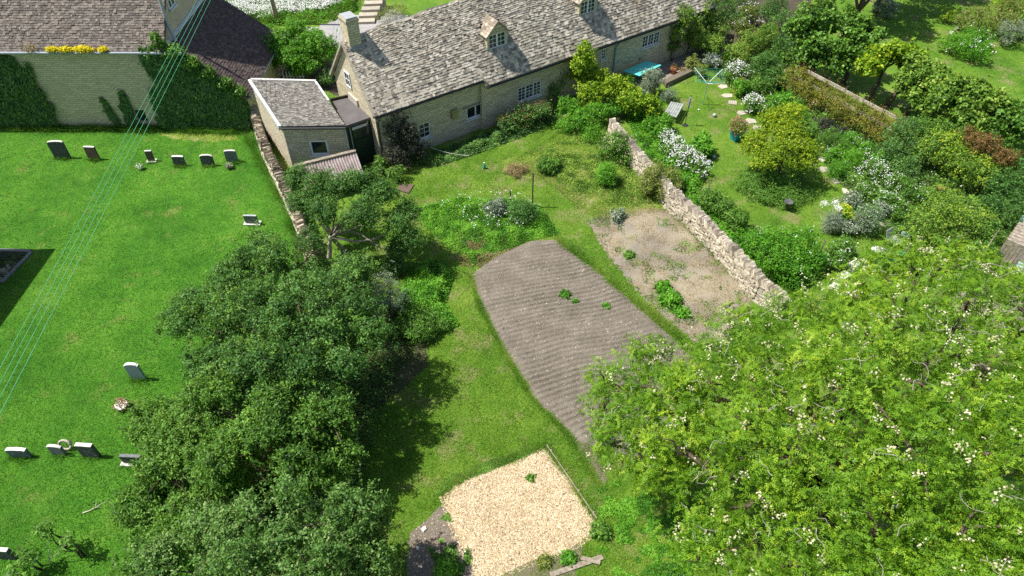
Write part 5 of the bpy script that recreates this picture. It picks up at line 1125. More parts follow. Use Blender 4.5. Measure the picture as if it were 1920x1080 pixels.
tR = [L_(1140, 715, 4.4, .75), L_(1215, 665, 4.8, .75), L_(1185, 740, 4.6, .8), L_(1240, 740, 5.2, 1.25), L_(1170, 800, 4.6, .9), L_(1145, 835, 4.2, .75), L_(1130, 770, 4.3, .6), L_(1205, 870, 4.4, .8), L_(1330, 720, 5.8, 1.45), L_(1440, 665, 6.0, 1.45), L_(1560, 620, 6.0, 1.5), L_(1690, 590, 6.0, 1.5), L_(1810, 570, 6.0, 1.5), L_(1930, 590, 6.0, 1.5),
      L_(1290, 850, 5.2, 1.25), L_(1420, 800, 6.6, 1.7), L_(1560, 740, 7.0, 1.7), L_(1700, 715, 7.2, 1.7), L_(1850, 700, 7.0, 1.7), L_(1980, 740, 6.6, 1.6), L_(1400, 950, 5.6, 1.5), L_(1560, 880, 7.0, 1.7), L_(1720, 860, 7.4, 1.7), L_(1880, 850, 7.2, 1.7),
      L_(1330, 1040, 4.8, 1.1), L_(1480, 1060, 5.8, 1.5), L_(1640, 1010, 6.6, 1.6), L_(1800, 1000, 7.0, 1.6), L_(1950, 1000, 6.8, 1.6), L_(1580, 1150, 5.8, 1.5), L_(1760, 1130, 6.4, 1.6), L_(1920, 1140, 6.4, 1.6), L_(2060, 880, 6.4, 1.6), L_(2060, 640, 5.4, 1.3)]
tR += [L_(1500, 590, 5.4, .9), L_(1610, 548, 5.5, 1.1), L_(1720, 515, 5.4, 1.1), L_(1810, 505, 5.3, 1.0), L_(1400, 620, 5.4, .9), L_(1660, 500, 5.2, .75), L_(1700, 482, 5.0, .75), L_(1775, 488, 5.1, .75), L_(1860, 520, 5.3, .7), L_(1930, 545, 5.4, .9)]
cR = Vector((9.4, 9.6, 0))
rob = tree('robinia_tree', 'huge yellow-green robinia in cream blossom spreading over the gravel side', 'tree', cR, tR, .34, None,
     [dict(n=6000, per=8, cr=.19, L=.058, W=.032, mat='leaf_robinia', kind='frond', fill=.12, shell=(.6, 1.10), flat=.6, cull=.72, sr=.55, spray=.24, dens=.62, fl=.5)], forks=2.4, seed=9, twigs=90)
rng = np.random.default_rng(77); fp, _ = lobe_points(tR, 330, rng, (.95, 1.10), .5, .95, .9)
big = rng.uniform(size=len(fp)) < .5; fpp = np.concatenate([fp, fp[big]+rng.normal(size=(big.sum(), 3))*.07])
link('blossoms', petals(fpp, 6, .05, .052, 'petal_cream', 78), rob)
rr = random.Random(8); tp2, tn2 = lobe_points(tR, 230, rng, (.85, 1.06), .5, .9, .6)
for i in range(len(tp2)):
    a = Vector(tp2[i]); d = (Vector(tn2[i])*.5+Vector((rr.gauss(0, 1), rr.gauss(0, 1), rr.gauss(0, .4)))).normalized(); mb = MB(); pts = bent(a, a+d*rr.uniform(.25, .8), 5, .34, i)
    pts = [pts[0]]+[q_ for k in range(5) for q_ in ((pts[k]*.75+pts[k+1]*.25), (pts[k]*.25+pts[k+1]*.75))]+[pts[-1]]; m_ = len(pts); mb.tube(pts, [.009-.006*k/m_ for k in range(m_)], 4, False); mb.build('twig', MAT['bark_pale'], rob, True)
tS = [L_(590, 345, 3.2, .75), L_(650, 345, 3.6, .85), L_(715, 365, 3.3, .75), L_(610, 395, 3.1, .65), L_(680, 400, 3.1, .75), L_(745, 420, 2.5, .55), L_(745, 465, 1.4, .38), L_(570, 375, 2.8, .55), L_(560, 335, 3.0, .55), L_(695, 345, 3.4, .65), L_(765, 395, 2.7, .5), L_(770, 440, 2.2, .4)]
tree('plum_tree', 'small dark leaning fruit tree with bare pale trunks by the lean-to', 'tree', P(612, 492, 0), tS, .10, None, [dict(n=2900, per=16, cr=.14, L=.085, W=.045, mat='leaf_dark', fill=.1, shell=(.5, 1.2), sr=.3)], bark='bark_pale', stems=[P(616, 494, 0), P(645, 470, 0)], forks=1.5, seed=11, twigs=50)
bush('ivy_column', 'dark ivy-covered stump below the fruit tree', 'ivy', [L_(742, 470, .9, .38, .9), L_(738, 500, .4, .42, .5)], 330, 8, .09, .10, .07, 'leaf_ivy', 143)
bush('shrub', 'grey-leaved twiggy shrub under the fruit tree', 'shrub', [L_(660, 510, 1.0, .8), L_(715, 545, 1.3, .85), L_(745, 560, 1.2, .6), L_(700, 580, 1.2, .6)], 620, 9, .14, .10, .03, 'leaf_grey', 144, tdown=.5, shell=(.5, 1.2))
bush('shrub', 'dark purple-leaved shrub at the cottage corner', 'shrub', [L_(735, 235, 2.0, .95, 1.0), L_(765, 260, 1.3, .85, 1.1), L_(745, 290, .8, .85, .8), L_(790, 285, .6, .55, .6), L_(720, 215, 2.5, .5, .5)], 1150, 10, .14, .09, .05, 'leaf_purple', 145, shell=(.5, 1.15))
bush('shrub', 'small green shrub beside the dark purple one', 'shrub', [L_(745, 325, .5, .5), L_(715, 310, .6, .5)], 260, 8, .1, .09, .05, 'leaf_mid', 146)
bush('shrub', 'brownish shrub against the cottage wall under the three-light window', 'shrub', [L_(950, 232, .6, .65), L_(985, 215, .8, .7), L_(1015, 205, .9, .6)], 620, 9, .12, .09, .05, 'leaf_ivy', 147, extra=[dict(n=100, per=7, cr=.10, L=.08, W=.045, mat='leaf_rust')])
bush('climber', 'tall golden-leaved climber heaped against the cottage eaves', 'climber', [L_(1095, 97, 3.4, .5, .6), L_(1090, 118, 2.7, .7, .8), L_(1092, 130, 1.9, .9, 1.0), L_(1075, 118, 1.7, .6, .8), L_(1120, 150, 1.7, .8, .9), L_(1150, 165, 1.6, .8, .8), L_(1180, 185, 1.4, .85, .8), L_(1215, 200, 1.0, .7, .7), L_(1105, 180, 1.1, .8, .9)], 1700, 10, .15, .13, .09, 'leaf_gold', 148)
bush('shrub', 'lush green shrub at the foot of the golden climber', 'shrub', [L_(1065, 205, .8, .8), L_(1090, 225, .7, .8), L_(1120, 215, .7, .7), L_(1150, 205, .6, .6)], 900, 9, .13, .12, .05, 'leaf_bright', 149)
bush('climber', 'dark wall climber between window and golden climber', 'climber', [L_(1048, 150, 1.2, .42, 1.0), L_(1035, 175, .7, .45, .7), L_(1060, 120, 1.9, .35, .5)], 420, 8, .1, .1, .06, 'leaf_ivy', 150)
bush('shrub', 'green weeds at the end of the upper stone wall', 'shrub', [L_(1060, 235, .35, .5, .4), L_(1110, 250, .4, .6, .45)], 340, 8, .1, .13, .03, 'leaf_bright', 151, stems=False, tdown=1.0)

# ------------------------------------------------------------------ top of the picture
fb = PP((425, 30), (430, -30), (670, -40), (668, 20), (620, 40), (500, 48))
cover('flower_bank', 'bank of white flowers above the lane', 'flowers', PP((400, 45), (410, -40), (675, -40), (668, 20), (620, 42), (490, 52)), 34000, .8, .13, .06, 'leaf_bright', 161)
x, y, rng = scatter(PP((420, 35), (430, -30), (668, -30), (664, 16), (610, 34), (500, 44)), 2600, 162); tag(link('white_flowers', petals(np.stack([x, y, .75+.25*vnoise(x, y, 2)], 1), 3, .08, .085, 'petal_white', 163, 'white_flowers')), 'white flower heads massed on the bank', 'flowers', None, 'stuff')
x, y, rng = scatter(PP((430, 45), (440, 12), (660, -5), (664, 16), (610, 34), (500, 47)), 1500, 168); tag(link('white_flowers', petals(np.stack([x, y, .55+.35*vnoise(x, y, 2)], 1), 3, .07, .085, 'petal_white', 169, 'white_flowers')), 'white flower heads along the lower edge of the bank', 'flowers', None, 'stuff')
bush('bush', 'broad bright green bush between barn wing and cottage', 'bush', [L_(560, 78, 2.0, 1.6, 1.2), L_(522, 92, 1.8, 1.2, 1.1), L_(602, 92, 1.8, 1.2, 1.1), L_(560, 112, 1.5, 1.3, 1.0), L_(505, 70, 1.6, .8)], 3000, 10, .15, .13, .06, 'leaf_bright', 164, tdown=-.3)
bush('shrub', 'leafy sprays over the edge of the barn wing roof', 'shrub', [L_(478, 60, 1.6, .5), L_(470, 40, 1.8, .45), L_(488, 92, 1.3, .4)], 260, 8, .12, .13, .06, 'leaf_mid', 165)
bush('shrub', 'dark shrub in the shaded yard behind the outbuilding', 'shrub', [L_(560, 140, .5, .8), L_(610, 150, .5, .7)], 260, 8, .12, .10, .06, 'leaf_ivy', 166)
st = thing('stone_steps', 'pale stone steps climbing the bank behind the chimney', 'steps', P(690, 40, 0))
for i in range(5):
    a = P(668, 46, 0); q = MB(); q.box((a.x+.12*i, a.y+.62*i, .0), (1.3, .12, 0), (-.05, .62, 0), (0, 0, .17*(i+1))); q.build('step', MAT['paving'], st)
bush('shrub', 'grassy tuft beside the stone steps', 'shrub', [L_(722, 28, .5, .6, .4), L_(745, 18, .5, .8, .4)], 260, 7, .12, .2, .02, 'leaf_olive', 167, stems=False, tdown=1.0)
pf = thing('picket_fence', 'short white picket fence in the shaded yard', 'fence', P(540, 158, 0))
a, b = P(536, 160, 0), P(572, 160, 0)
for i in range(7): c = a.lerp(b, i/6); q = MB(); q.box((c.x-.035, c.y, 0), (.07, 0, 0), (0, .02, 0), (0, 0, .9)); q.build('picket', MAT['grey_white'], pf)
q = MB(); q.box((a.x-.1, a.y+.022, .55), b-a+Vector((.2, 0, 0)), (0, .03, 0), (0, 0, .06)); q.build('rail', MAT['grey_white'], pf)

# ------------------------------------------------------------------ neighbouring garden, shrubs
GR = 'plants of the neighbouring garden'
def shrub(label, lobes, n, mat, seed, L=.10, W=.055, flowers=None, per=9, cr=.12, cat='shrub', name='shrub', **kw): return bush(name, label, cat, lobes, n, per, cr, L, W, mat, seed, GR, flowers, **kw)
wf = lambda n=40, per=5, cr=.07, s=.075, m='petal_white', lobes=None: {k: v for k, v in dict(n=n, per=per, cr=cr, s=s, mat=m, lobes=lobes).items() if v is not None}
shrub('green and white variegated bush beside the patio table', [L_(1222, 152, .9, .65, .8), L_(1215, 165, .6, .6)], 520, 'leaf_grey', 171, .16, .03, tdown=.6)
shrub('grassy clump at the patio edge', [L_(1255, 180, .35, .55, .35)], 160, 'leaf_grey', 172, .2, .02, stems=False, tdown=.8)
shrub('lavender-grey clump behind the rotary airer', [L_(1335, 115, .5, .5)], 200, 'leaf_grey', 173, flowers=wf(50, 3, .04, .05, 'petal_lilac'))
shrub('mixed potted greenery behind the rotary airer', [L_(1300, 120, .5, .55), L_(1315, 135, .35, .4)], 300, 'leaf_olive', 174)
shrub('red-flowered plant by the cottage end', [L_(1263, 88, .9, .45)], 160, 'leaf_mid', 175, flowers=wf(40, 4, .05, .06, 'petal_pink'))
shrub('large leafy climber hanging over the cottage end', [L_(1290, 45, 2.0, 1.1, 1.2), L_(1320, 25, 2.2, 1.0, 1.1), L_(1345, 50, 1.5, .9), L_(1310, 75, 1.2, .8), L_(1262, 62, 1.9, .7), L_(1285, 30, 2.9, .8), L_(1320, 5, 3.0, .9), L_(1335, 85, .9, .8)], 2700, 'leaf_lime', 176)
shrub('pale flowering bush near the garden bench', [L_(1390, 55, .8, .75), L_(1405, 25, 1.0, .8)], 480, 'leaf_olive', 177, flowers=wf(25))
shrub('light green bush at the head of the border', [L_(1385, 100, .8, .9), L_(1410, 80, .9, .9), L_(1440, 65, 1.0, .9)], 900, 'leaf_lime', 178, extra=[dict(n=60, per=7, cr=.1, L=.09, W=.05, mat='leaf_copper')])
shrub('dark green domed bush in the border', [L_(1435, 125, 1.0, 1.0, .95), L_(1450, 150, .7, .8)], 950, 'leaf_dark', 179)
shrub('white flowered perennial at the top of the border', [L_(1382, 135, .6, .65, .6)], 300, 'leaf_mid', 180, flowers=wf(90))
shrub('pink and green perennial with a red flower', [L_(1390, 165, .5, .6, .5)], 300, 'leaf_bright', 181, flowers=wf(8, 4, .05, .09, 'petal_red'))
shrub('white daisy clump beside the stepping stones', [L_(1412, 195, .5, .55, .5)], 240, 'leaf_mid', 182, flowers=wf(70))
shrub('fresh green bush behind the maple', [L_(1465, 195, 1.0, .85), L_(1490, 215, .9, .75)], 620, 'leaf_bright', 183)
shrub('spreading white flower mass behind the stone wall', [L_(1285, 300, .6, .8, .6), L_(1262, 275, .6, .6, .55), L_(1305, 315, .5, .6, .5), L_(1250, 260, .5, .45)], 560, 'leaf_mid', 184, flowers=wf(260, 4, .08, .07))
shrub('broad leaved green plant beside the white flower mass', [L_(1318, 275, .5, .6, .5)], 260, 'leaf_bright', 185, .18, .10)
shrub('green shrub between the wall and the glass table', [L_(1250, 232, .6, .6), L_(1220, 235, .5, .6), L_(1240, 250, .5, .5)], 480, 'leaf_bright', 186)
shrub('leafy green cover behind the sunlit wall', [L_(1330, 375, .6, .75, .6), L_(1360, 395, .6, .7, .55), L_(1385, 415, .6, .6, .5)], 760, 'leaf_mid', 187)
shrub('large bright green bush overhanging the end of the stone wall', [L_(1455, 470, 1.1, 1.15, 1.0), L_(1500, 460, 1.0, 1.0, .95), L_(1430, 450, .9, .8), L_(1485, 505, .8, .95, .8), L_(1525, 490, .7, .7)], 1700, 'leaf_bright', 188, .09, .05, flowers=wf(20, 3, .05, .05))
shrub('leafy tangle right of the large green bush', [L_(1560, 485, .5, .6, .5), L_(1585, 465, .5, .55, .45)], 380, 'leaf_mid', 189, flowers=wf(14))
shrub('white allium heads on tall stalks', [L_(1560, 420, .45, .35, .55)], 110, 'leaf_grey', 190, .34, .022, stems=False, tdown=1.6, flowers=dict(n=9, per=40, cr=.07, s=.045, mat='petal_white', lobes=[L_(1555, 390, 1.0, .45, .25)]))
shrub('clear yellow flower clump', [L_(1582, 400, .55, .35, .4)], 120, 'leaf_bright', 191, flowers=wf(90, 4, .05, .06, 'petal_yellow'))
shrub('silver variegated round shrub by the path', [L_(1628, 412, .7, .65, .7)], 480, 'leaf_grey', 192, .07, .04, extra=[dict(n=140, per=8, cr=.1, L=.07, W=.04, mat='leaf_ivy')], flowers=wf(20, 3, .05, .05))
shrub('pale yellow-green shrub above the robinia', [L_(1760, 400, 1.1, 1.0, .9), L_(1800, 420, 1.0, .9), L_(1730, 425, .9, .9), L_(1775, 375, 1.0, .8), L_(1835, 410, .9, .7)], 1250, 'leaf_lime', 193, .09, .05, extra=[dict(n=120, per=7, cr=.1, L=.08, W=.045, mat='leaf_gold')])
shrub('blue-green feathery clump beside the copper hedge', [L_(1555, 262, .6, .6, .6), L_(1580, 280, .5, .5, .5)], 400, 'leaf_mid', 194, .16, .02, tdown=.6)
shrub('iris leaves in the middle of the border', [L_(1600, 300, .4, .55, .5), L_(1570, 320, .4, .4, .45)], 260, 'leaf_bright', 195, .3, .025, stems=False, tdown=1.5)
shrub('white starry flower drift in the border', [L_(1640, 320, .5, .75, .5), L_(1675, 345, .5, .6, .45), L_(1620, 295, .5, .4)], 520, 'leaf_mid', 196, flowers=wf(130, 4, .07, .06))
shrub('small white flowered plants lower in the border', [L_(1630, 355, .35, .55, .35), L_(1660, 375, .4, .5, .4)], 340, 'leaf_mid', 197, flowers=wf(50, 3, .05, .06))
shrub('dark glossy evergreen at the end of the copper hedge', [L_(1690, 255, 1.3, .9, 1.1), L_(1670, 285, 1.0, .8), L_(1715, 285, 1.0, .9), L_(1700, 315, .7, .8)], 1250, 'leaf_ivy', 198, .08, .045)
shrub('yellow and brown feathery shrub beyond the border', [L_(1770, 275, 1.5, .9), L_(1800, 300, 1.3, .9), L_(1740, 280, 1.3, .6), L_(1830, 320, 1.3, .9)], 900, 'leaf_lime', 199, .16, .05, extra=[dict(n=150, per=8, cr=.12, L=.12, W=.05, mat='leaf_gold')], tdown=-.4)
shrub('rust red topped shrub behind the feathery one', [L_(1845, 275, 2.0, .8), L_(1880, 295, 1.9, .8), L_(1815, 258, 1.9, .6)], 620, 'leaf_rust', 200, .12, .05)
shrub('dense dark hedge plants at the picture edge', [L_(1880, 350, 1.2, 1.0), L_(1920, 330, 1.4, 1.1), L_(1860, 390, .9, .8), L_(1910, 400, .9, .9)], 1150, 'leaf_dark', 201)
shrub('shaded green shrub before the vehicle', [L_(1855, 440, .7, .8, .7), L_(1840, 470, .6, .7, .6)], 500, 'leaf_mid', 202)
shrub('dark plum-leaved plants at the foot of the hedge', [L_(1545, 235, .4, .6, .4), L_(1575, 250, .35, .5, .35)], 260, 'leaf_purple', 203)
shrub('tangled green filler between dark bush and maple', [L_(1425, 160, .6, .6, .5), L_(1520, 245, .6, .6, .5), L_(1500, 230, .7, .6)], 520, 'leaf_mid', 301)
shrub('leafy filler along the hedge foot', [L_(1590, 265, .5, .6, .45), L_(1625, 285, .5, .6, .45), L_(1650, 300, .5, .6, .5), L_(1560, 290, .4, .5, .4)], 620, 'leaf_bright', 302, flowers=wf(20, 3, .05, .06))
shrub('mixed filler below the dark evergreen', [L_(1690, 345, .6, .7, .5), L_(1715, 365, .6, .7, .5), L_(1680, 380, .4, .55, .4), L_(1700, 400, .5, .6, .45)], 620, 'leaf_mid', 303, flowers=wf(30, 3, .05, .06))
shrub('blue-green filler beside the path end', [L_(1650, 395, .4, .5, .4), L_(1600, 375, .35, .5, .35), L_(1590, 430, .4, .45, .4)], 380, 'leaf_grey', 304, flowers=wf(20, 3, .05, .05))
shrub('dense shrubbery between the feathery shrub and the lime row', [L_(1760, 250, 1.2, .9), L_(1810, 265, 1.3, .9), L_(1720, 240, 1.0, .7), L_(1860, 320, 1.3, .9), L_(1890, 310, 1.4, .9)], 1100, 'leaf_mid', 305)
shrub('green undergrowth below the pale yellow-green shrub', [L_(1740, 450, .5, .7, .5), L_(1790, 450, .5, .8, .5), L_(1720, 475, .4, .6, .4), L_(1820, 470, .5, .7, .5)], 700, 'leaf_lime', 306)
shrub('leafy growth between patio and climber', [L_(1195, 205, .6, .6), L_(1230, 200, .5, .5), L_(1175, 150, .5, .35)], 420, 'leaf_bright', 307)
shrub('climbing greenery beside the end window of the cottage', [L_(1190, 100, 1.0, .4, .9), L_(1255, 70, 1.4, .5, .8)], 380, 'leaf_mid', 308)
shrub('small trees and shrubs closing the top of the garden', [L_(1360, 15, 1.2, 1.0), L_(1450, 15, 1.6, 1.1), L_(1400, -5, 1.6, 1.1), L_(1470, 45, 1.3, 1.0), L_(1475, 85, 1.0, .9), L_(1345, -10, 1.5, 1.0), L_(1385, 35, .8, .7)], 2000, 'leaf_dark', 309)
# copper hedge
hp = [P(x, y, 1.0) for x, y in ((1492, 150), (1520, 168), (1550, 185), (1580, 202), (1610, 216), (1640, 230), (1668, 244))]
bush('hedge', 'clipped hedge with coppery young leaves along the wooden fence', 'hedge', [(p.x, p.y, 1.0, .9, .75, .95) for p in hp], 2000, 9, .12, .075, .045, 'leaf_copper', 205, extra=[dict(n=240, per=9, cr=.11, L=.07, W=.04, mat='leaf_rust')])
# fence behind the hedge
fa, fb_ = P(1490, 118, 1.35), P(1695, 226, 1.35)
fen = thing('rail_fence', 'weathered pale wooden rail fence behind the copper hedge', 'fence', dn(fa, 0)); fd = (fb_-fa); fl_ = fd.length; fdn = fd.normalized(); fnn = Vector((-fdn.y, fdn.x, 0))
npost = 7
for i in range(npost):
    c = dn(fa, 0)+fdn*fl_*i/(npost-1); q = MB(); q.box(c-fdn*.06, fdn*.12, fnn*.12, UPZ*1.55); q.build('post', MAT['timber_dark'], fen)
    if i < npost-1:
        for z in (.50, 1.18):
            q = MB(); q.box(c+fdn*.02-fnn*.045+UPZ*(z+rs.uniform(-.02, .02)), fdn*(fl_/(npost-1)-.04), fnn*.04, UPZ*.20); q.build('rail', MAT['timber_pale'], fen)
# pollarded limes
def lime(label, lobes, base, seed, mat='leaf_lime', n=700): return tree('lime_tree', label, 'tree', base, lobes, .13, None, [dict(n=n, per=10, cr=.15, L=.18, W=.15, mat=mat, fill=.2, spray=.16, sr=.36)], 'row of lime trees behind the fence', forks=1.4, seed=seed, twigs=16)
lime('tall shaded lime tree first in the row behind the fence', [L_(1500, 50, 3.2, 1.2), L_(1540, 30, 3.6, 1.3), L_(1510, 85, 2.4, 1.0), L_(1535, 75, 2.6, 1.0), L_(1500, 115, 1.6, .8), L_(1530, 100, 1.9, .8)], P(1525, 132, 0), 31, 'leaf_mid', 900)
lime('large shaded lime tree second in the row', [L_(1590, 45, 3.3, 1.2), L_(1600, 80, 2.6, 1.1), L_(1570, 95, 2.3, .9), L_(1625, 60, 2.8, .9), L_(1580, 115, 1.9, .8), L_(1610, 105, 2.1, .8)], P(1583, 158, 0), 32, 'leaf_mid', 900)
lime('yellow-topped lime tree with a bare leaning trunk', [L_(1650, 100, 2.9, .85), L_(1680, 98, 2.9, .85), L_(1635, 128, 2.4, .7), L_(1705, 105, 2.6, .75)], P(1632, 185, 0), 33, 'leaf_gold', 760)
lime('lime tree after the yellow-topped one', [L_(1715, 130, 2.6, .95), L_(1740, 150, 2.4, .95), L_(1705, 160, 1.9, .8), L_(1760, 140, 2.5, .8), L_(1725, 185, 1.5, .7)], P(1662, 198, 0), 34, 'leaf_lime', 900)
lime('lime tree with a round crown in the middle of the row', [L_(1775, 170, 2.4, 1.0), L_(1800, 165, 2.5, .95), L_(1760, 200, 1.8, .9)], P(1695, 215, 0), 35, 'leaf_lime', 850)
lime('lime tree second from the picture edge', [L_(1830, 185, 2.4, 1.0), L_(1855, 205, 2.2, .95), L_(1820, 225, 1.7, .9)], P(1790, 262, 0), 36, 'leaf_lime', 900)
lime('lime tree cut by the picture edge', [L_(1885, 210, 2.2, .85), L_(1910, 235, 2.0, .85), L_(1870, 240, 1.7, .8), L_(1935, 225, 2.0, .8)], P(1855, 300, 0), 37, 'leaf_mid', 700)
shrub('green hedge tangle under the lime row', [L_(1740, 235, .8, .8), L_(1790, 240, .8, .9), L_(1840, 255, .9, .9), L_(1890, 275, 1.0, .9), L_(1745, 200, .8, .6)], 1100, 'leaf_mid', 206)
# maple in its round bed
pb = P(1450, 352, 0); mp = [L_(1450, 230, 2.4, .9, .6), L_(1490, 245, 2.4, .85, .6), L_(1420, 265, 2.0, .8, .55), L_(1465, 275, 2.2, .95, .6), L_(1510, 280, 2.0, .75, .5), L_(1435, 298, 1.7, .45, .35), L_(1495, 302, 1.7, .5, .35), L_(1475, 215, 2.5, .65, .5)]
tree('maple_tree', 'spreading yellow-green maple on several thin trunks in a round bed', 'tree', P(1455, 340, 0), mp, .06, None, [dict(n=1250, per=11, cr=.15, L=.10, W=.07, mat='leaf_acer', fill=.2, flat=.35)], stems=[P(1448, 342, 0), P(1456, 338, 0), P(1464, 343, 0)], forks=1.0, seed=41, twigs=30)
bush('ground_cover', 'round bed of clipped dark green ground cover under the maple', 'flower bed', [(pb.x, pb.y, .08, 1.9, 1.8, .46)], 3400, 9, .07, .065, .045, 'leaf_mid', 207, stems=False, up=1.2, shell=(.86, 1.0), fill=.2, sr=0)
p = P(1482, 371, .75); bb = thing('bird_bath', 'shallow round stone bird bath in the round bed', 'bird bath', (p.x, p.y, 0)); q = MB(); q.lathe((p.x, p.y, 0), [(.10, 0), (.09, .44), (.20, .49), (.23, .53), (.20, .53), (.14, .49)], 18); q.build('basin', MAT['granite'], bb, True)
# far lawn planting and the dark trees above the frame
shrub('large peony bush on the far lawn', [L_(1795, 85, .7, 1.0, .7), L_(1830, 95, .7, 1.0, .7), L_(1810, 70, .9, .9, .7), L_(1845, 75, .7, .8)], 1000, 'leaf_bright', 208, flowers=wf(25, 4, .06, .09))
shrub('tall mixed bush at the top corner of the far lawn', [L_(1850, 35, .9, 1.0), L_(1880, 45, 1.0, 1.0), L_(1815, 35, .9, .9), L_(1895, 15, 1.2, 1.0)], 900, 'leaf_olive', 209, flowers=wf(40, 3, .06, .07, 'petal_pink'))
shrub('grey willow-leaved shrub at the picture edge', [L_(1895, 60, 1.0, .9), L_(1930, 50, 1.0, 1.0)], 480, 'leaf_grey', 210, .16, .03)
shrub('yellow-green shrub at the top of the far lawn', [L_(1780, 28, .6, .7), L_(1890, 5, 1.2, 1.0), L_(1920, 10, 1.3, 1.0)], 480, 'leaf_gold', 211)
shrub('blue-grey shrub under the dark trees', [L_(1655, 8, .9, .8), L_(1670, 18, .6, .6)], 340, 'leaf_grey', 212, flowers=wf(40, 3, .06, .06, 'petal_lilac'))
far = [((1598, 52), 0), ((1640, 22), 1), ((1700, -8), 2), ((1480, -30), 3)]
for (px, py), k in far:
    b = P(px, py, 0); lb = ['dark evergreen behind the first lime', 'dark tree shading the far lawn', 'tree above the yellow-green shrub of the far lawn', 'dark tree above the garden bench'][k]
    ls = [(b.x-1, b.y, 4.4, 1.9, 1.9, 1.9), (b.x+1.2, b.y+.5, 5.0, 1.9, 1.9, 2.0), (b.x, b.y-.5, 6.6, 1.8, 1.8, 1.9), (b.x, b.y+.6, 3.6, 1.5, 1.3, 1.3)]
    tree('garden_tree', lb, 'tree', b, ls, .2, None, [dict(n=650, per=11, cr=.3, L=.22, W=.12, mat='leaf_dark', fill=.3)], 'dark trees at the top of the gardens', seed=51+k, twigs=12)

# ------------------------------------------------------------------ garden furniture and small things
# paving: stepping stones as pieces of the path
path = tag(bpy.data.objects.new('path', None), 'stepping stone path through the neighbouring lawn', None, None, 'structure'); COL.objects.link(path); path.location = P(1360, 190, 0)
stepping = [(1352, 140), (1356, 163), (1363, 180), (1374, 193), (1390, 212), (1407, 228), (1418, 240), (1545, 318), (1568, 340), (1588, 360), (1660, 420), (1678, 402), (1684, 445), (1545, 300), (1505, 268)]
for i, (px, py) in enumerate(stepping):
    rr = random.Random(i); k = 5 if i % 3 else 4; p = P(px, py, 0); r0 = .36; pts = [Vector((p.x+math.cos(a)*r0*rr.uniform(.8, 1.15), p.y+math.sin(a)*r0*.8*rr.uniform(.8, 1.2), 0)) for a in [2*math.pi*j/k+.6 for j in range(k)]]
    q = MB(); q.poly([v+UPZ*.045 for v in pts])
    for j in range(k): q.quad(pts[j], pts[(j+1) % k], pts[(j+1) % k]+UPZ*.045, pts[j]+UPZ*.045)
    q.build('stepping_stone', MAT['paving'], path)
# turquoise table and chairs
TZ = .74
tc = [P(1168, 133, TZ), P(1200, 142, TZ), P(1240, 122, TZ), P(1212, 114, TZ)]
tb = thing('patio_table', 'rectangular turquoise patio table by the cottage', 'table', dn((tc[0]+tc[2])/2, 0))
q = MB(); q.hexa([c-UPZ*.04 for c in tc]+tc); q.build('table_top', MAT['turquoise'], tb)
for c in tc:
    i_ = c.lerp((tc[0]+tc[2])/2, .12); q = MB(); q.tube([dn(i_, 0), dn(i_, TZ-.03)], .03, 6); q.build('leg', MAT['dark_iron'], tb)
def chair(label, px, py, rz, mat='grey_white'):
    p = P(px, py, 0); t = thing('garden_chair', label, 'chair', p, rz, 'chairs round the patio table')
    q = MB(); q.lathe((0, 0, .42), [(.20, 0), (.22, .015), (.20, .03)], 14); q.build('seat', MAT[mat], t, True, False)
    q = MB(); n_ = 18; ring = [Vector((math.cos(a)*.22, .20, .72+math.sin(a)*.24)) for a in [2*math.pi*i/n_ for i in range(n_)]]
    q.poly(ring); q.poly([v+Vector((0, .02, 0)) for v in reversed(ring)])
    for i in range(n_): q.quad(ring[(i+1) % n_], ring[i], ring[i]+Vector((0, .02, 0)), ring[(i+1) % n_]+Vector((0, .02, 0)))
    q.build('backrest', MAT[mat], t, False, False)
    for sx in (-1, 1):
        for sy in (-1, 1):
            q = MB(); q.tube([(sx*.16, sy*.16, .43), (sx*.2, sy*.2, 0)], .014, 5); q.build('leg', MAT['dark_iron'], t, False, False)
    return t
chair('pale round-backed chair behind the turquoise table', 1184, 128, .5)
chair('pale round-backed chair nearest the cottage downpipe', 1209, 112, .5)
chair('dark chair at the near end of the turquoise table', 1160, 142, 2.0, 'dark_iron')
pot_flowers('flower_pot', 'tall terracotta pot beside the turquoise downpipe', 'flower pot', 1143, 124, .18, .45, 'terracotta', None, 221, leafn=0)
pot_flowers('flower_pot', 'terracotta pot with a dark plant between table and airer', 'flower pot', 1262, 138, .22, .32, 'terracotta', None, 222, 'leaf_rust', 40)
pot_flowers('flower_pot', 'small terracotta pot beside the larger one on the patio', 'flower pot', 1278, 140, .16, .24, 'terracotta', 'petal_pink', 223, 'leaf_olive', 30)
pot_flowers('flower_pot', 'dark blue pot with leafy plant by the cottage end', 'flower pot', 1318, 98, .24, .4, 'lead', 'petal_white', 224, 'leaf_mid', 60)
rw = thing('raised_bed', 'low stone edged raised bed at the patio edge', 'raised bed', P(1265, 160, 0)); a, b = P(1248, 165, 0), P(1300, 140, 0); q = MB(); q.box(a, b-a, (-.1, .45, 0), (0, 0, .32)); q.build('edging', MAT['mortar_core'], rw)
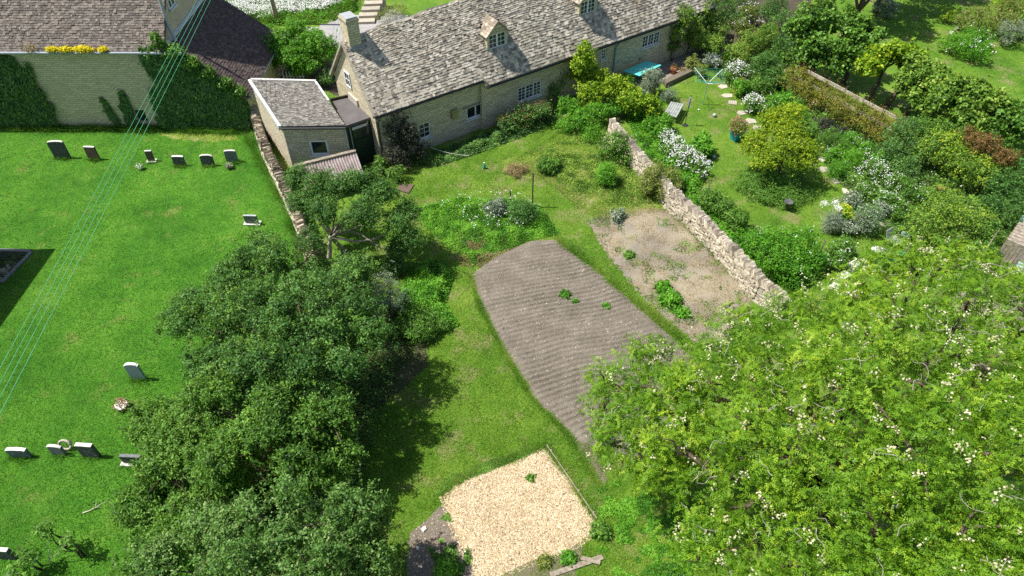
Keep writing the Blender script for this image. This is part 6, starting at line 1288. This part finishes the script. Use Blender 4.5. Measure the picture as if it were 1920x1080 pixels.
# rotary airer
p = P(1318, 196, 0); ra = thing('rotary_airer', 'rotary clothes airer with pale arms and green lines', 'clothes airer', p)
q = MB(); q.tube([p, p+UPZ*1.75], .022, 8); q.build('post', MAT['pipe_teal'], ra); hub = p+UPZ*1.35; tips = []
for i in range(4):
    a_ = .65+i*math.pi/2; e_ = hub+Vector((math.cos(a_)*1.15, math.sin(a_)*1.15, .55)); tips.append(e_); q = MB(); q.tube([hub, e_], .016, 6); q.build('arm', MAT['white_paint'], ra)
for f_ in (.45, .6, .75, .88, .99):
    q = MB(); pts = [hub.lerp(t_, f_) for t_ in tips]; q.tube(pts+[pts[0]], .008, 4); q.build('line', MAT['net_green'], ra)
# slatted garden seat near the climber (grey glass-topped table on the grass)
gt = thing('garden_bench', 'weathered grey slatted bench among the plants behind the stone wall', 'bench', P(1262, 215, 0))
a, b, c, d = P(1245, 212, .45), P(1268, 220, .45), P(1282, 195, .45), P(1258, 190, .45)
for i in range(6):
    f0, f1_ = i/6+.01, (i+1)/6-.02; q = MB(); q.hexa([a.lerp(b, f0)-UPZ*.03, a.lerp(b, f1_)-UPZ*.03, d.lerp(c, f1_)-UPZ*.03, d.lerp(c, f0)-UPZ*.03, a.lerp(b, f0), a.lerp(b, f1_), d.lerp(c, f1_), d.lerp(c, f0)]); q.build('slat', MAT['cloth_grey'], gt)
for v in (a, b, c, d): q = MB(); q.tube([dn(v.lerp((a+c)/2, .1), 0), dn(v.lerp((a+c)/2, .1), .42)], .03, 6); q.build('leg', MAT['timber'], gt)
q = MB(); q.hexa([b, c, c+(c-d)*.05, b+(b-a)*.05, b+UPZ*.12, c+UPZ*.12, c+(c-d)*.05+UPZ*.12, b+(b-a)*.05+UPZ*.12]); q.build('backrest', MAT['cloth_grey'], gt)
p = P(1284, 235, 0); bf = thing('bird_feeder', 'dark bird feeder pole standing on the neighbouring lawn', 'bird feeder', p); q = MB(); q.tube([p, p+UPZ*1.9], .018, 6); q.build('pole', MAT['dark_iron'], bf)
q = MB(); q.lathe(p+UPZ*1.1, [(.05, 0), (.055, .02), (.055, .62), (.03, .7)], 8); q.build('feeder_tube', MAT['lead'], bf, True)
q = MB(); q.lathe(p, [(.18, 0), (.18, .03), (.05, .05)], 12); q.build('foot', MAT['dark_iron'], bf)
p = P(1296, 245, 0); sk = thing('garden_stake', 'thin green stake beside the bird feeder', 'stake', p); q = MB(); q.tube([p, p+UPZ*1.0], .012, 5); q.build('rod', MAT['net_green'], sk)
def ball(name, label, px, py, r, mat):
    p = P(px, py, 0); t = thing(name, label, 'garden ornament', p, 0, 'small ornaments on the neighbouring lawn'); q = MB(); q.lathe(p, [(r*math.sin(math.pi*i/8)+.004, r-r*math.cos(math.pi*i/8)) for i in range(9)], 12); q.build('ball', MAT[mat], t, True)
    q = MB(); q.lathe(p, [(r*.6, 0), (r*.55, .03), (r*.3, .05)], 10); q.build('base', MAT['dark_iron'], t)
ball('garden_ornament', 'small silvery ball lying on the neighbouring lawn', 1339, 219, .11, 'granite_pale')
ball('garden_ornament', 'tiny white stone on the lawn near the bench', 1310, 207, .05, 'white_stone')
ball('garden_ornament', 'dark blue ball beside the white flower mass', 1328, 309, .15, 'lead')
ball('garden_ornament', 'pale blue ball at the edge of the white flower mass', 1338, 296, .09, 'pale_blue')
# blue square planter
p = P(1378, 262, 0); pl = thing('planter', 'square turquoise planter with a yellow-pink shrub', 'planter', p, .5)
q = MB(); h_ = .46; q.hexa([(-.18, -.18, 0), (.18, -.18, 0), (.18, .18, 0), (-.18, .18, 0), (-.26, -.26, h_), (.26, -.26, h_), (.26, .26, h_), (-.26, .26, h_)]); q.build('tub', MAT['planter_blue'], pl, False, False)
q = MB(); 
for (ax, ay, sx, sy) in ((-.29, -.29, .58, .05), (-.29, .24, .58, .05), (-.29, -.24, .05, .48), (.24, -.24, .05, .48)): q.box((ax, ay, h_-.02), (sx, 0, 0), (0, sy, 0), (0, 0, .06))
q.build('rim', MAT['planter_blue'], pl, False, False)
link('foliage', foliage([(p.x, p.y, .85, .48, .48, .42)], 260, 8, .09, .09, .05, 'leaf_olive', 231, 'foliage'), pl).rotation_euler = (0, 0, 0)
for ch in pl.children:
    if ch.name.startswith('foliage'): ch.matrix_parent_inverse = Matrix.Rotation(-.5, 4, 'Z'); ch.location = -p
fp, _ = lobe_points([(0, 0, .85, .48, .48, .42)], 70, rng, (.9, 1.1), .1, .9, .7); o = link('blossoms', petals(fp, 4, .05, .06, 'petal_pink', 232), pl, False)
# wooden bench near the cottage end
p = P(1432, 52, 0); wb2 = thing('garden_bench', 'pale wooden bench tucked under the first lime tree', 'bench', p, -.5)
for i in range(4): q = MB(); q.box((-.65, -.25+i*.12, .42), (1.3, 0, 0), (0, .10, 0), (0, 0, .03)); q.build('seat_slat', MAT['timber_pale'], wb2, False, False)
for i in range(9): q = MB(); q.box((-.62+i*.15, .24, .45), (.05, 0, 0), (0, .03, 0), (0, 0, .45)); q.build('back_slat', MAT['timber_pale'], wb2, False, False)
q = MB(); q.box((-.68, .22, .90), (1.36, 0, 0), (0, .07, 0), (0, 0, .07)); q.build('top_rail', MAT['timber_pale'], wb2, False, False)
for sx in (-.62, .57):
    for sy in (-.24, .2): q = MB(); q.box((sx, sy, 0), (.06, 0, 0), (0, .06, 0), (0, 0, .42)); q.build('leg', MAT['timber_pale'], wb2, False, False)
# clothes posts of the cottage garden
p = P(998, 388, 0); cp = thing('clothes_post', 'tall thin rusty clothes post in the weeds', 'post', p, 0, 'iron posts in the cottage garden'); q = MB(); q.tube([p-UPZ*.1, p+UPZ*2.0], .035, 8); q.build('pole', MAT['rust_iron'], cp); q = MB(); q.tube([p+Vector((-.12, 0, 1.98)), p+Vector((.12, 0, 1.98))], .015, 6); q.build('crossbar', MAT['rust_iron'], cp)
p = P(957, 382, 0); cp = thing('iron_post', 'short rusty iron post left of the clothes post', 'post', p, 0, 'iron posts in the cottage garden'); q = MB(); q.tube([p-UPZ*.1, p+UPZ*.75], .035, 8); q.build('pole', MAT['rust_iron'], cp); q = MB(); q.lathe(p+UPZ*.75, [(.04, 0), (.045, .03), (.02, .05)], 8); q.build('cap', MAT['rust_iron'], cp)
ln_ = thing('washing_line', 'slack washing line running from the cottage to the lawn', 'washing line', P(880, 293, 0)); A = cw(1.6, W1-.02, 1.3); B = P(880, 292, .25); q = MB(); q.tube([A.lerp(B, i/10)-UPZ*.3*math.sin(math.pi*i/10) for i in range(11)], .010, 4); q.build('cord', MAT['white_stone'], ln_); q = MB(); q.tube([dn(B, 0), B+UPZ*.02], .012, 5); q.build('peg', MAT['timber'], ln_)
p = P(908, 316, 0); gb = thing('green_bottle', 'small green watering bottle on the cottage lawn', 'bottle', p); q = MB(); q.lathe(p, [(.07, 0), (.08, .05), (.08, .2), (.03, .27), (.03, .33)], 10); q.build('body', MAT['net_green'], gb, True); q = MB(); q.lathe(p+UPZ*.33, [(.035, 0), (.035, .05)], 8); q.build('cap', MAT['white_paint'], gb)
# paving slab and log near the fruit tree
p = P(760, 352, 0); sl_ = thing('stone_slab', 'flat brown paving slab at the lawn edge by the fruit tree', 'slab', p); q = MB(); q.hexa([P(745, 356, 0), P(766, 362, 0), P(776, 346, 0), P(750, 344, 0), P(745, 356, .06), P(766, 362, .06), P(776, 346, .06), P(750, 344, .06)]); q.build('slab', MAT['grave_brown'], sl_); sl_.children[0].name = 'flagstone'
# gravel edging board, stones, planks
a, b = P(1024, 836, 0), P(1118, 974, 0); eb = thing('edging_board', 'thin pale timber board along the right side of the gravel pad', 'edging board', a); d_ = (b-a).normalized(); q = MB(); q.box(a, b-a, Vector((-d_.y, d_.x, 0))*.03, UPZ*.08); q.build('board', MAT['timber'], eb)
for i in range(4): c = a.lerp(b, .08+i*.28); q = MB(); q.box(c+Vector((-d_.y, d_.x, 0))*.032, d_*.05, Vector((-d_.y, d_.x, 0))*.04, UPZ*.09); q.build('peg', MAT['timber'], eb)
def rock(label, px, py, s, mat, seed): 
    p = P(px, py, 0); ob = bpy.data.objects.new('rock', STONE_ME[seed % 8].copy()); ob.data.materials.clear(); ob.data.materials.append(MAT[mat]); COL.objects.link(ob); ob.location = p-UPZ*.02; ob.scale = s; ob.rotation_euler = (.1, .1, seed*.7); tag(ob, label, 'rock', 'loose rocks')
rock('white stone on the dark soil by the gravel pad', 795, 992, (.16, .14, .10), 'white_stone', 1)
rock('small white stone lower on the dark soil', 783, 1028, (.10, .08, .06), 'white_stone', 2)
rock('pale stone in the border beside the bird bath path', 1612, 352, (.34, .26, .22), 'paving', 3)
pk = [((1128, 1040), (1030, 1074), .16, 'weathered plank lying below the gravel pad'), ((1126, 1052), (1090, 1042), .13, 'short plank at the end of the longer plank')]
for k, (a, b, w_, lb) in enumerate(pk):
    A, B = P(*a, .02+.035*k), P(*b, .02+.035*k); d_ = (B-A).normalized(); nn = Vector((-d_.y, d_.x, 0)); q = MB(); q.box(A, B-A, nn*w_, UPZ*.035); o = q.build('plank', MAT['timber']); tag(o, lb, 'plank', 'planks by the gravel pad')
# things beyond the big green bush: white oval stone, chair, green netting, stakes, steps
p = P(1652, 470, .1); ob = thing('lid', 'white oval lid lying on the grass beside the folding chair', 'lid', dn(p, 0), -.35); q = MB(); q.lathe((0, 0, .05), [(.30, 0), (.34, .03), (.34, .07), (.30, .10)], 18); o = q.build('disc', MAT['white_stone'], ob, True, False); o.scale = (1.25, .8, 1)
p = P(1672, 462, 0); fc = thing('folding_chair', 'grey mesh garden chair next to the white lid', 'chair', p, .6)
q = MB(); q.box((-.25, -.25, .34), (.5, 0, 0), (0, .5, 0), (0, 0, .03)); q.build('seat', MAT['cloth_grey'], fc, False, False); q = MB(); q.box((-.25, .25, .37), (.5, 0, 0), (0, .16, .4), (0, .03, 0)); q.build('backrest', MAT['cloth_grey'], fc, False, False)
for sx in (-.23, .23):
    for sy in (-.23, .23): q = MB(); q.tube([(sx, sy, 0), (sx, sy, .36)], .015, 5); q.build('leg', MAT['dark_iron'], fc, False, False)
p = P(1693, 450, 0); bk = thing('bucket', 'pale blue bucket behind the mesh chair', 'bucket', p); q = MB(); q.lathe(p, [(.14, 0), (.19, .34), (.205, .36), (.18, .34), (.14, .1)], 14); q.build('pail', MAT['pale_blue'], bk, True); q = MB(); q.tube([p+Vector((math.cos(t_)*.19, 0, .36+math.sin(t_)*.16)) for t_ in [math.pi*i/8 for i in range(9)]], .008, 4); q.build('handle', MAT['pipe'], bk)
a, b = P(1640, 500, .0), P(1690, 482, .0); nt_ = thing('plant_netting', 'low strip of teal green netting on hoops', 'netting', a); q = MB(); prev = None
for i in range(13):
    c = a.lerp(b, i/12); row = [c+Vector((0, math.cos(t_)*.22, math.sin(t_)*.34)) for t_ in [math.pi*j/6 for j in range(7)]]
    if prev:
        for j in range(6): q.quad(prev[j], prev[j+1], row[j+1], row[j])
    prev = row
q.build('net', MAT['net_green'], nt_, True)
for f_ in (0, .5, 1): c = a.lerp(b, f_); q = MB(); q.tube([c+Vector((0, math.cos(t_)*.225, math.sin(t_)*.345)) for t_ in [math.pi*j/8 for j in range(9)]], .012, 5); q.build('hoop', MAT['pipe'], nt_)
p = P(1528, 494, 0); sk = thing('garden_stake', 'old leaning wooden stake behind the large green bush', 'stake', p); q = MB(); q.tube([p-UPZ*.1, p+Vector((.12, .15, 1.25))], [.045, .035], 7); q.build('post', MAT['timber'], sk)
sg = thing('garden_steps', 'short flight of pale stone slabs beside the big bush', 'steps', P(1570, 535, 0))
for i, (px, py) in enumerate(((1563, 540), (1580, 522), (1600, 502))): c = P(px, py, 0); q = MB(); q.cbox((c.x, c.y, 0), .62, .34, .10+.1*i, .6); q.build('slab', MAT['stone_top'], sg)
a, b = P(1838, 478, 1.0), P(1872, 428, 1.6)
tr_ = thing('trellis', 'old leaning wooden trellis near the vehicle', 'trellis', dn(a, 0)); d_ = (dn(b)-dn(a)); 
for i in range(6): c = dn(a, 0).lerp(dn(b, 0), i/5); q = MB(); q.box(c, (.04, .03, 0), (-.02, .03, 0), (.1, 0, 1.0+.5*i/5)); q.build('slat', MAT['timber'], tr_)
for z in (.3, .8): q = MB(); q.box(dn(a, 0)+UPZ*z+Vector((z*.1+.02, -.04, 0)), dn(b, 0)-dn(a, 0), (.03, .03, 0), UPZ*.06); q.build('rail', MAT['timber'], tr_)
# parked vehicle cut by the picture edge: pale blue body, windscreen and wheel
p = P(1935, 485, 0); vh = thing('parked_car', 'pale blue parked car mostly cut off at the picture edge', 'car', p, math.radians(60))
q = MB(); prof = [(-1.9, .35), (-1.95, .62), (-1.75, .82), (-.95, .92), (-.35, 1.36), (.9, 1.40), (1.55, .98), (1.9, .90), (1.95, .40)]
A = [Vector((x, -.78 if z > 1 else -.84, z)) for x, z in prof]; B = [Vector((x, .78 if z > 1 else .84, z)) for x, z in prof]; q.poly(A); q.poly(list(reversed(B)))
for i in range(len(prof)): j = (i+1) % len(prof); q.quad(A[i], B[i], B[j], A[j])
q.build('body', MAT['pale_blue'], vh, False, False)
q = MB(); q.quad((-.93, -.72, .945), (-.93, .72, .945), (-.37, .68, 1.355), (-.37, -.68, 1.355)); q.build('windscreen', MAT['glass'], vh, False, False)
q = MB(); q.quad((1.53, .72, 1.0), (1.53, -.72, 1.0), (.92, -.68, 1.405), (.92, .68, 1.405)); q.build('rear_window', MAT['glass'], vh, False, False)
for sy in (-1, 1):
    q = MB(); y_ = sy*.815; q.quad((-.75, y_, .98), (1.25, y_, .98), (.85, sy*.79, 1.33), (-.33, sy*.79, 1.30)); q.build('side_window', MAT['glass'], vh, False, False)
    for x_ in (-1.2, 1.2): q = MB(); q.tube([(x_, sy*.70, .31), (x_, sy*.87, .31)], .31, 18); q.build('wheel', MAT['dark_iron'], vh, False, False)
    q = MB(); q.cbox((-1.93, sy*.6, .58), .06, .3, .14); q.build('headlight', MAT['grey_white'], vh, False, False)
cr_ = P(1905, 470, 0); q = bpy.data.objects.new('shed_side', None)
hut = thing('timber_hut', 'grey boarded hut roof corner beside the parked car', 'hut', P(1895, 468, 0))
a, b, c, d = P(1888, 448, 1.6), P(1912, 415, 1.9), P(1960, 430, 1.9), P(1940, 470, 1.6)
for i in range(7): f0, f1_ = i/7, (i+1)/7-.02; q = MB(); L0, L1 = a.lerp(b, f0), a.lerp(b, f1_); R0, R1 = d.lerp(c, f0), d.lerp(c, f1_); q.hexa([L0-UPZ*.04, R0-UPZ*.04, R1-UPZ*.04, L1-UPZ*.04, L0, R0, R1, L1]); q.build('roof_board', MAT['timber'], hut)
for v0, v1 in ((a, d), (b, a)):
    for i in range(8): A, B = v0.lerp(v1, i/8), v0.lerp(v1, (i+1)/8-.015); q = MB(); q.quad(dn(A, 0), dn(B, 0), B-UPZ*.05, A-UPZ*.05); q.build('wall_board', MAT['timber'], hut)
# terracotta chimney pot glimpsed under the trees, white pot in the border
pot_flowers('flower_pot', 'orange terracotta pot lost in the shade under the leaning trees', 'flower pot', 566, 905, .30, .55, 'terracotta', None, 241, leafn=0)
pot_flowers('flower_pot', 'terracotta pot on a white stand in the border', 'flower pot', 1757, 368, .18, .5, 'terracotta', None, 242, leafn=0)
